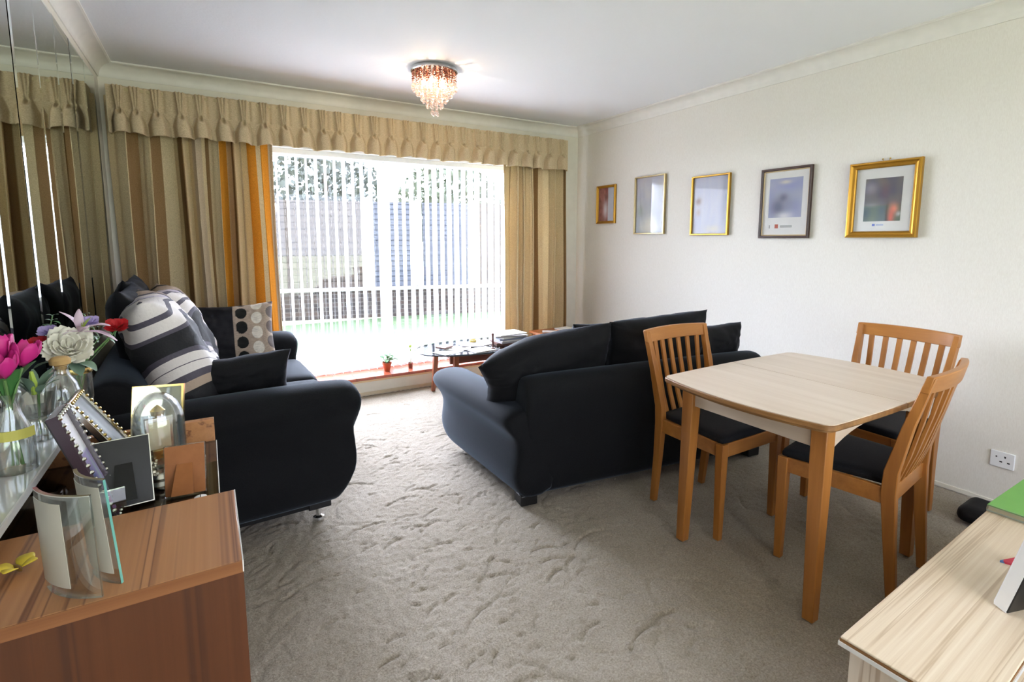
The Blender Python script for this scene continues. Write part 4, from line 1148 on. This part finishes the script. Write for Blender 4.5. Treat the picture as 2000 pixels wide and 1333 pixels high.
# ------------------------------------------------------------------ glassware and ornaments on the sideboard
SH = .8005
def curved_glass(pts, z0, h, lean, label, frost_to, edge):
    root = empty('curved_photo_glass', (pts[1][0], pts[1][1], z0), 0, label, 'photo frame', 'curved glass photo frames')
    (x1, y1), (x2, y2), (x3, y3) = [(a - pts[1][0], b - pts[1][1]) for a, b in pts]
    d = 2 * (x1 * (y2 - y3) + x2 * (y3 - y1) + x3 * (y1 - y2))
    ux = ((x1 ** 2 + y1 ** 2) * (y2 - y3) + (x2 ** 2 + y2 ** 2) * (y3 - y1) + (x3 ** 2 + y3 ** 2) * (y1 - y2)) / d
    uy = ((x1 ** 2 + y1 ** 2) * (x3 - x2) + (x2 ** 2 + y2 ** 2) * (x1 - x3) + (x3 ** 2 + y3 ** 2) * (x2 - x1)) / d
    r = math.hypot(x1 - ux, y1 - uy); a1, a3 = math.atan2(y1 - uy, x1 - ux), math.atan2(y3 - uy, x3 - ux)
    while a3 < a1: a3 += 2 * PI
    if a3 - a1 > PI: a3 -= 2 * PI
    def sheet(t0, t1, za, zb, ra, rb):
        n = 18; rings = []
        for k in range(n + 1):
            a = a1 + (a3 - a1) * (t0 + (t1 - t0) * k / n); c, s = math.cos(a), math.sin(a)
            rings.append([(ux + (r + q) * c + lean[0] * z, uy + (r + q) * s + lean[1] * z, z) for q, z in ((ra, za), (ra, zb), (rb, zb), (rb, za))])
        return MB().loft(rings, True, True)
    sheet(0, 1, 0, h, -.0025, .0025).build('glass_sheet', MT['clear_thin'], root, smooth=True, angle=30)
    sheet(.02, frost_to, h * .10, h * .93, .0028, .0036).build('frosted_photo', MT['frost'], root, smooth=True, angle=30)
    sheet(.996, 1.004, 0, h, -.0022, .0022).build('polished_edge', edge, root)
    sheet(0, 1, h, h + .0015, -.0027, .0027).build('rim', MT['silver'], root, smooth=True, angle=30)
curved_glass([(-.252, 1.045), (-.222, .998), (-.172, .968)], .7505, .168, (-.02, .0), 'large curved clear glass photo frame nearest the camera on the end cabinet', .62, MT['clear_thin'])
curved_glass([(-.197, 1.062), (-.180, 1.021), (-.150, .992)], .7505, .180, (-.06, .0), 'smaller curved glass photo frame with green edge behind the large one', .9, MT['teal_edge'])
def butterfly():
    r = empty('butterfly_ornament', (-.305, 1.115, .7505), R(35), 'yellow butterfly ornament lying at the back of the end cabinet', 'ornament')
    MB().ball((0, 0, .008), (.004, .016, .005), 8, 6).build('body', plain('brown_body', (120, 90, 40), .5), r, smooth=True)
    for s in (-1, 1):
        mb = MB()
        for (dx, dy, L, w) in ((.8, .5, .034, .013), (.85, -.5, .026, .011)):
            leafshape(mb, (s * .003, 0, .008), (s * dx * L, dy * L, .016), w, .05)
        o = mb.build('wing', MT['yellow'], r, smooth=True, angle=180); o.modifiers.new('t', 'SOLIDIFY').thickness = .0015
butterfly()
# standing photo frames: local x = width, y = up, z = the way the picture looks
def photo_frame(origin, xdir, ydir, w, h, fw, m, label, art=None, back=None, beads=None, strut=None, dep=.014):
    root = empty('photo_frame', (0, 0, 0), 0, label, 'photo frame')
    place(root, Vector(origin), xdir, ydir)
    up = Matrix.Translation((0, h / 2, 0))
    f = frame_mb(w, h, fw, [(0, -dep / 2), (0, dep * .35), (fw * .3, dep / 2), (fw * .7, dep / 2), (fw, dep * .2), (fw, -dep / 2)])
    f.v = [(a, b + h / 2, c) for a, b, c in f.v]; f.build('moulding', m, root, smooth=True, angle=30)
    iw, ih = w - 2 * fw, h - 2 * fw
    if art:
        g = grid_mb(iw, ih, art, .001); g.v = [(a, b + h / 2, c) for a, b, c in g.v]; g.build('photograph', MT['art'], root, vcol=True)
    MB().box((-w / 2 + .002, .002, -dep / 2 - .003), (w / 2 - .002, h - .002, -.001)).build('back_board', back or MT['black'], root)
    if beads:
        mb = MB(); n = 16
        for k in range(n):
            for s in (-1, 1): mb.ball((s * (w / 2 - fw / 2), h * (k + .5) / n, dep / 2), .005, 6, 5)
        for k in range(int(n * w / h)):
            for y in (fw / 2, h - fw / 2): mb.ball((-w / 2 + w * (k + .5) / int(n * w / h), y, dep / 2), .005, 6, 5)
        mb.build('bead_border', beads, root, smooth=True)
    if strut:
        V = [(-.016, h * .62, -dep / 2 - .002), (.016, h * .62, -dep / 2 - .002), (.022, strut[1], -strut[0]), (-.022, strut[1], -strut[0])]
        mb = MB().add(V + [(a, b, c - .003) for a, b, c in V], [(0, 1, 2, 3), (7, 6, 5, 4), (0, 4, 5, 1), (1, 5, 6, 2), (2, 6, 7, 3), (3, 7, 4, 0)])
        mb.build('easel_leg', back or MT['black'], root)
    return root
G2 = .7025
photo_frame((-.205, 1.375, G2), (0, 1, 0), (-.33, 0, 1), .10, .262, .010, MT['plum'], 'plum edged photo frame with lilac picture leaning back behind the curved glass',
            blobs(lambda u, v: (236, 234, 240) if v > .62 else (158, 146, 190), [(.4, .35, .2, .1, (70, 96, 150), .8), (.45, .12, .2, .12, (196, 96, 176), .9), (.8, .3, .1, .3, (170, 200, 196), .8)]), None, MT['silver'], None, .02)
photo_frame((-.185, 1.655, G2), (0, 1, 0), (-.62, 0, 1), .135, .245, .014, MT['silver'], 'silver beaded photo frame leaning far back beside the glass dome',
            blobs((96, 100, 98), [(.4, .6, .15, .3, (206, 210, 208), .7)]), None, MT['brass'], None)
photo_frame((-.19, 1.395, G2), (-1, -.10, 0), (-.16, .45, 1), .105, .155, .010, MT['silver'], 'black backed photo frame with silver bead edge facing away from the camera',
            None, MT['black'], MT['silver'], (.05, .01))
photo_frame((-.075, 1.395, G2), (-1, .10, 0), (-.10, .28, 1), .085, .118, .004, MT['clear_thin'], 'brown card backed glass photo frame on its easel leg, facing away from the camera',
            None, MT['brownback'], None, (.055, .008))
photo_frame((-.150, 1.650, G2), (-1, .25, 0), (.05, .30, 1), .125, .208, .006, MT['brass'], 'thin gold rimmed photo frame standing behind the glass dome',
            lambda u, v: (206 + 20 * nz(u, v, 4), 196 + 20 * nz(u, v, 4), 172), MT['clear_thin'])
pl = MB().box((-.028, 0, -.002), (.028, .082, .002)).build('glass_plaque', MT['clear_thin'], None)
place(pl, Vector((-.205, 1.300, G2)), (1, .2, 0), (0, .15, 1)); tag(pl, 'small upright clear glass plaque between the curved glass and black backed frame', 'ornament')
def dome_clock():
    root = empty('glass_dome', (-.128, 1.515, G2), R(12), 'clear glass dome on an ornate silver base with a silver and gold keepsake inside', 'ornament')
    MB().lathe([(.0, 0), (.062, 0), (.064, .008), (.056, .016), (.058, .024), (.050, .036), (.0, .036)], 32).build('base', MT['silver'], root, smooth=True, angle=35)
    mb = MB(); rnd = random.Random(4)
    for k in range(110):
        a = rnd.uniform(0, 2 * PI); r = rnd.uniform(.026, .058); mb.ball((r * math.cos(a), r * math.sin(a), .036 + rnd.uniform(-.004, .028) - (r - .03) * .5), rnd.uniform(.003, .0065), 6, 4)
    mb.build('ornate_trim', plain('pearl_trim', (232, 220, 186), .25, .3), root, smooth=True)
    k = MB().box((-.030, -.008, .040), (.030, .004, .165)).build('keepsake', MT['silver'], root, bevel=.003)
    MB().box((-.022, -.010, .085), (.022, -.008, .155)).build('keepsake_panel', plain('ivory_panel', (228, 214, 180), .3), k)
    MB().box((-.018, -.0125, .060), (.018, -.010, .082)).build('keepsake_plate', MT['brass'], k, bevel=.001)
    MB().lathe([(.005, .165), (.014, .170), (.016, .182), (.006, .192), (.0, .196)], 16).build('finial', MT['brass'], k, smooth=True)
    prof = [(.056, .036), (.056, .15)]
    for k in range(1, 9): a = PI / 2 * k / 8; prof.append((.056 * math.cos(a) + .0001, .15 + .078 * math.sin(a)))
    inner = [(max(.0001, r - .0025), z - (.0025 if z > .15 else 0)) for r, z in reversed(prof)]
    MB().lathe(prof + inner, 40, caps=False).build('glass_dome', MT['clear'], root, smooth=True, angle=60)
dome_clock()
tea = empty('tealight', (-.045, 1.335, G2), 0, 'tiny white tealight candle at the foot of the brown backed frame', 'candle')
MB().lathe([(0, 0), (.013, 0), (.013, .012), (.011, .013), (0, .012)], 18).build('wax', MT['paper'], tea, smooth=True, angle=40)
MB().tube([(0, 0, .012), (0, 0, .018)], .0008, 5).build('wick', MT['black'], tea)

# ------------------------------------------------------------------ vases and flowers on the shelf
def glass_vessel(name, loc, prof, label, cat, wall=.003, extra=None):
    root = empty(name, loc, 0, label, cat)
    inner = [(max(.0004, r - wall), z + (wall if i == 0 else 0)) for i, (r, z) in enumerate(prof)]
    MB().lathe([(.0004, prof[0][1])] + prof + list(reversed(inner)) + [(.0004, prof[0][1] + wall)], 28, caps=False).build('glass_body', MT['clear'], root, smooth=True, angle=50)
    return root
TV = (-.388, 1.49, SH)
tv = glass_vessel('tulip_vase', TV, [(.036, 0), (.038, .01), (.036, .07), (.030, .10), (.017, .135), (.015, .155), (.021, .175)], 'clear bottle shaped glass vase holding the pink tulips', 'vase')
g = MB().box((.020, -.022, .070), (.045, .0, .088)); 
tg = MB()
for k in range(9): pass
rings = []
for k in range(9):
    a = R(-150 + k * 17); rr = .0385
    rings.append([(rr * math.cos(a), rr * math.sin(a), .078), (rr * math.cos(a), rr * math.sin(a), .100), ((rr + .001) * math.cos(a), (rr + .001) * math.sin(a), .100), ((rr + .001) * math.cos(a), (rr + .001) * math.sin(a), .078)])
tg.loft(rings).build('yellow_tag', plain('yellow_tag', (226, 218, 110), .6), tv)
def petal_cup(mb, c, r, h, n, axis=(0, 0, 1), flare=.15, seed=0):
    rnd = random.Random(seed); q = Vector((0, 0, 1)).rotation_difference(Vector(axis).normalized()).to_matrix().to_4x4(); q.translation = Vector(c)
    for k in range(n):
        a = 2 * PI * k / n + rnd.uniform(-.2, .2); rr = r * (1 if k % 2 else .86); V = []; F = []
        for i in range(6):
            t = i / 5; wv = .62 * math.sin(PI * (t * .80 + .12)) ** .8; rad = rr * (math.sin(PI * min(.5, t * .62 + .05)) + flare * t * t)
            for j in range(5):
                s = (j - 2) / 2 * wv; ra = rad * (1 + .04 * math.cos(j * PI))
                V.append((ra * math.cos(a + s), ra * math.sin(a + s), h * t * (1 + .04 * rnd.uniform(-1, 1)) - .06 * h * s * s))
        for i in range(5):
            for j in range(4): F.append((i * 5 + j, i * 5 + j + 1, i * 5 + j + 6, i * 5 + j + 5))
        mb.add(V, F, q)
def flower_root(name, base, label, cat='flower', group=None): return empty(name, base, 0, label, cat, group)
TUL = [((-.030, -.02, .225), 'pink tulip at the left of the bunch in the bottle vase'), ((.012, -.035, .215), 'pink tulip at the front centre of the bunch in the bottle vase'), ((.040, .005, .232), 'pink tulip at the right of the bunch in the bottle vase'),
       ((-.004, .022, .245), 'pink tulip at the top back of the bunch in the bottle vase'), ((-.048, .018, .235), 'pink tulip at the far left back of the bunch in the bottle vase')]
for k, (p, lb) in enumerate(TUL):
    p = (p[0] * .8 - .006, p[1] * .8, p[2])
    r = flower_root('tulip', TV, lb, 'flower', 'pink tulips in the bottle vase')
    mb = MB(); petal_cup(mb, p, .026, .055, 6, (p[0] * 2, p[1] * 2, .25), .05, k); o = mb.build('petals', MT['pink'], r, smooth=True, angle=180); o.modifiers.new('t', 'SOLIDIFY').thickness = .001
    MB().tube([(p[0] * .25 * (-1), p[1] * -.25, .012), (p[0] * .08, p[1] * .08, .15), tuple(Vector(p) * .98)], .0032, 6).build('stem', MT['stem'], r, smooth=True)
    mb = MB(); a = math.atan2(p[1], p[0]) + .5
    leafshape(mb, (p[0] * .1, p[1] * .1, .155), (.055 * math.cos(a), .055 * math.sin(a), .235), .016, .4); mb.build('leaf', MT['leaf'], r, smooth=True, angle=180)
MV = (-.393, 1.70, SH)
glass_vessel('glass_tumbler', MV, [(.030, 0), (.034, .055), (.028, .062), (.034, .068), (.044, .135)], 'ribbed clear glass tumbler vase with a small green plant, behind the tulips', 'vase')
r = flower_root('green_plant', MV, 'small green plant with one lime shoot in the glass tumbler', 'plant')
mb = MB(); rnd = random.Random(6)
for k in range(12):
    a = k * .9; leafshape(mb, (.01 * math.cos(a), .01 * math.sin(a), .118), (.05 * math.cos(a), .05 * math.sin(a), .15 + .012 * (k % 3)), .010)
mb.build('leaves', MT['leaf_grey'], r, smooth=True, angle=180)
MB().tube([(.0, -.01, .12), (.002, -.012, .15), (.0, -.015, .18)], [.006, .007, .004], 8).build('lime_shoot', MT['leaf_lime'], r, smooth=True)
MB().tube([(0, 0, .01), (.006, 0, .12)], .003, 6).build('stem', MT['stem'], r)
BV = (-.375, 1.88, SH)
bv = glass_vessel('corked_bottle', BV, [(.038, 0), (.041, .012), (.040, .075), (.034, .10), (.019, .125), (.016, .145), (.018, .150)], 'round clear glass bottle closed with a cork, between tumbler and bouquet', 'bottle')
MB().lathe([(.012, .128), (.0145, .152), (.024, .156), (.025, .168), (.018, .176), (0, .178)], 20).build('cork_stopper', MT['cork'], bv, smooth=True, angle=40)
FV = (-.365, 2.015, SH)
fv = glass_vessel('bouquet_vase', FV, [(.032, 0), (.036, .02), (.036, .10), (.034, .118), (.038, .125)], 'straight clear glass vase holding the mixed bouquet', 'vase')
MB().lathe([(.0372, .098), (.0382, .101), (.0382, .112), (.0372, .115)], 28, caps=False).build('gold_band', MT['brass'], fv, smooth=True)
def off(dx, dz, dy=0.):    # dx to the viewer's right
    return Vector((dx * .93, dx * -.2 + dy, dz))
def stem_to(r, p): MB().tube([(-p[0] * .2, -p[1] * .2, .01), (p[0] * .12, p[1] * .12, .12), tuple(Vector(p) * .97)], .0026, 6).build('stem', MT['stem'], r, smooth=True)
# white rose
r = flower_root('white_rose', FV, 'large creamy white rose at the front of the bouquet')
p = off(-.008, .185, -.03); mb = MB()
ax = Vector((.15, -.75, .55))
for k, (rr, hh, n, fl) in enumerate(((.010, .034, 4, .0), (.020, .040, 5, .05), (.030, .043, 6, .15), (.039, .042, 7, .28), (.047, .038, 8, .42))):
    petal_cup(mb, p - ax.normalized() * (.012 + .002 * k), rr, hh, n, ax, fl, 20 + k)
o = mb.build('petals', MT['cream'], r, smooth=True, angle=180); o.modifiers.new('t', 'SOLIDIFY').thickness = .0012
stem_to(r, p - Vector((0, 0, .01)))
mb = MB()
leafshape(mb, p + Vector((-.02, 0, -.045)), p + off(-.095, -.06), .022, .3); leafshape(mb, p + Vector((.01, -.01, -.05)), p + off(.07, -.075, -.02), .022, .3); leafshape(mb, p + Vector((.0, -.01, -.05)), p + off(.03, -.085, -.03), .02, .3)
mb.build('leaf', MT['leaf_grey'], r, smooth=True, angle=180)
# pale pink lily
r = flower_root('pink_lily', FV, 'pale pink lily with long open petals behind the white rose')
p = off(.02, .225, .0); mb = MB()
for dx, dz, dy, w in ((-.05, .065, .0, .011), (.0, .07, .01, .012), (.085, .018, -.02, .017), (.10, -.03, -.02, .012), (.03, .02, -.06, .014), (-.04, .0, -.03, .012)):
    leafshape(mb, p, p + off(dx, dz, dy), w, .25, 8)
o = mb.build('petals', MT['palepink'], r, smooth=True, angle=180); o.modifiers.new('t', 'SOLIDIFY').thickness = .001
st_ = MB()
for k in range(5): st_.tube([tuple(p), tuple(p + off(.01 + .006 * k, .03 + .004 * k, -.02))], .001, 5)
st_.build('stamens', MT['leaf_lime'], r); stem_to(r, p)
for dx, dz, dy, lb, m in ((-.085, .185, .0, 'red carnation at the left of the bouquet beside the rose', MT['red']), (.115, .225, .03, 'red carnation at the right end of the bouquet', MT['red']),
                       (-.068, .225, .01, 'lilac blossom left of the white petals in the bouquet', MT['lilac']), (.045, .248, .02, 'lilac blossom above the lily in the bouquet', MT['lilac'])):
    r = flower_root('carnation' if m == MT['red'] else 'lilac_blossom', FV, lb)
    p = off(dx, dz, dy); mb = MB(); q = 1.0 if m == MT['red'] else .75
    for k, (rr, n) in enumerate(((.008, 4), (.015, 6), (.022, 8))): petal_cup(mb, p, rr * q, .026 * q - .004 * k, n, (dx * .6, -.5, .8), .6, 40 + k)
    mb.build('petals', m, r, smooth=True, angle=180); stem_to(r, p)
for dx, lean, lb in ((-.075, -.02, 'eucalyptus sprig with round leaves at the upper left of the bouquet'), (.065, .03, 'eucalyptus sprig with round leaves at the upper right of the bouquet')):
    r = flower_root('eucalyptus_sprig', FV, lb, 'foliage', 'eucalyptus sprigs in the bouquet'); mb = MB(); p0 = off(dx, .20, .03)
    tip = p0 + off(-lean * 1.2 if dx > 0 else .02, .075, 0)
    for k in range(6):
        c = p0.lerp(tip, k / 5)
        for s in (-1, 1): leafshape(mb, c, c + off(s * .017, .004, -.004), .008, .1, 4)
    mb.build('leaves', MT['leaf_grey'], r, smooth=True, angle=180)
    MB().tube([(0, 0, .01), tuple(p0 * .4 + Vector((0, 0, .07))), tuple(p0), tuple(tip)], .0018, 5).build('stem', MT['stem'], r)
r = flower_root('fern_foliage', FV, 'dark green leafy foliage filling out the back of the bouquet', 'foliage'); mb = MB(); rnd = random.Random(12)
for k in range(26):
    dx = rnd.uniform(-.10, .125); dz = rnd.uniform(.17, .25); c = off(dx, dz, .035 + rnd.uniform(-.01, .02)); leafshape(mb, c, c + off(rnd.uniform(-.03, .03), rnd.uniform(.0, .03)), .007, .2, 4)
mb.build('leaves', MT['leaf'], r, smooth=True, angle=180)
sm = MB()
for dx in (-.08, -.03, .03, .09): p = off(dx, .19, .035); sm.tube([(0, 0, .01), (p[0] * .3, p[1] * .3, .12), tuple(p)], .0015, 5)
sm.build('stem', MT['stem'], r)

# ================================================================== RIGHT FOREGROUND: LOW PALE CABINET
def low_unit():
    root = empty('low_cabinet', (1.178, .524, 0), R(2.2), 'low pale wood grain cabinet in the right foreground', 'cabinet')
    L, D, H = 1.55, .245, .42
    MB().box((0, -D, H - .006), (L, 0, H)).build('top', MT['pine'], root, bevel=.002)
    MB().box((-.001, -D - .001, H - .012), (L, .001, H - .006)).build('brown_edge_strip', MT['ply'], root)
    MB().box((-.003, -D - .003, H - .022), (L, .003, H - .012)).build('white_edge_strip', MT['edging'], root)
    MB().box((.03, -D + .01, .0), (.05, -.01, H - .022)).build('end_panel', MT['pine_z'], root)
    MB().box((L - .05, -D + .01, .0), (L - .03, -.01, H - .022)).build('end_panel', MT['pine_z'], root)
    MB().box((.05, -.03, .03), (L - .05, -.012, H - .022)).build('back_panel', MT['pine_z'], root)
    MB().box((.05, -D + .012, .03), (L - .05, -.03, .048)).build('bottom_shelf', MT['pine'], root)
    return root
lu = low_unit()
def U(a, b, z): return lu.matrix_basis @ Vector((a, b, z))
bk = empty('green_folder', U(.985, -.11, .4205), R(0), 'bright green ring folder lying on the far end of the low pale cabinet', 'folder')
MB().box((-.005, -.15, 0), (.34, .11, .003)).build('cover', plain('folder_back', (206, 214, 208), .4), bk)
MB().box((0, -.147, .003), (.335, .107, .018)).build('pages', plain('cream_pages', (222, 206, 172), .7), bk)
MB().box((-.005, -.15, .018), (.34, .11, .022)).build('cover', plain('green_cover', (120, 190, 88), .5), bk, bevel=.001)
MB().tube([(-.006, -.148, .012), (-.006, .108, .012)], .011, 10).build('clear_spine', MT['clear_thin'], bk, smooth=True)
photo_frame((1.692, .343, .4235), (-.95, .3, 0), (-.07, -.22, 1), .20, .25, .016, MT['white'], 'white edged photo frame on the low pale cabinet, seen from behind',
            blobs((120, 96, 80), [(.3, .6, .2, .2, (180, 150, 110), .8)]), MT['black'], None, (.07, .012), .03)
tri = MB().prism([(0, 0), (.075, -.01), (.03, -.055)], 0, .006).build('paper_triangle', None or NB('patchwork').m, None)
def patch():
    b = NB('red_blue_patchwork'); v = b.coord((1, 1, 1)); s = b.n('TexVoronoi'); s.inputs['Scale'].default_value = 38; b.l(v, s.inputs['Vector'])
    sp = b.n('SeparateColor'); b.l(s.outputs['Color'], sp.inputs[0])
    b.l(b.ramp(sp.outputs[0], [(0, (206, 64, 84)), (.35, (216, 92, 110)), (.55, (96, 132, 186)), (.8, (172, 158, 190))], 'CONSTANT'), b.p.inputs['Base Color']); b.set(Roughness=.7); return b.m
tri.data.materials.clear(); tri.data.materials.append(patch())
tri.location = (1.838, .438, .4203); tri.rotation_euler = (0, 0, R(-10)); tag(tri, 'small red and blue patterned triangle on the low pale cabinet', 'ornament')
bag = MB(); rbox(bag, (0, 0, .04), (.18, .15, .08), .038, 12, lambda x, y, z: (x + .01 * math.sin(z * 40), y, z * (1 + .1 * math.sin(x * 20))))
o = bag.build('black_bag', cloth('black_nylon', (22, 22, 25), .6), None, smooth=True, angle=180); o.location = (3.03, .80, 0)
tag(o, 'black soft bag on the carpet by the wall socket', 'bag')
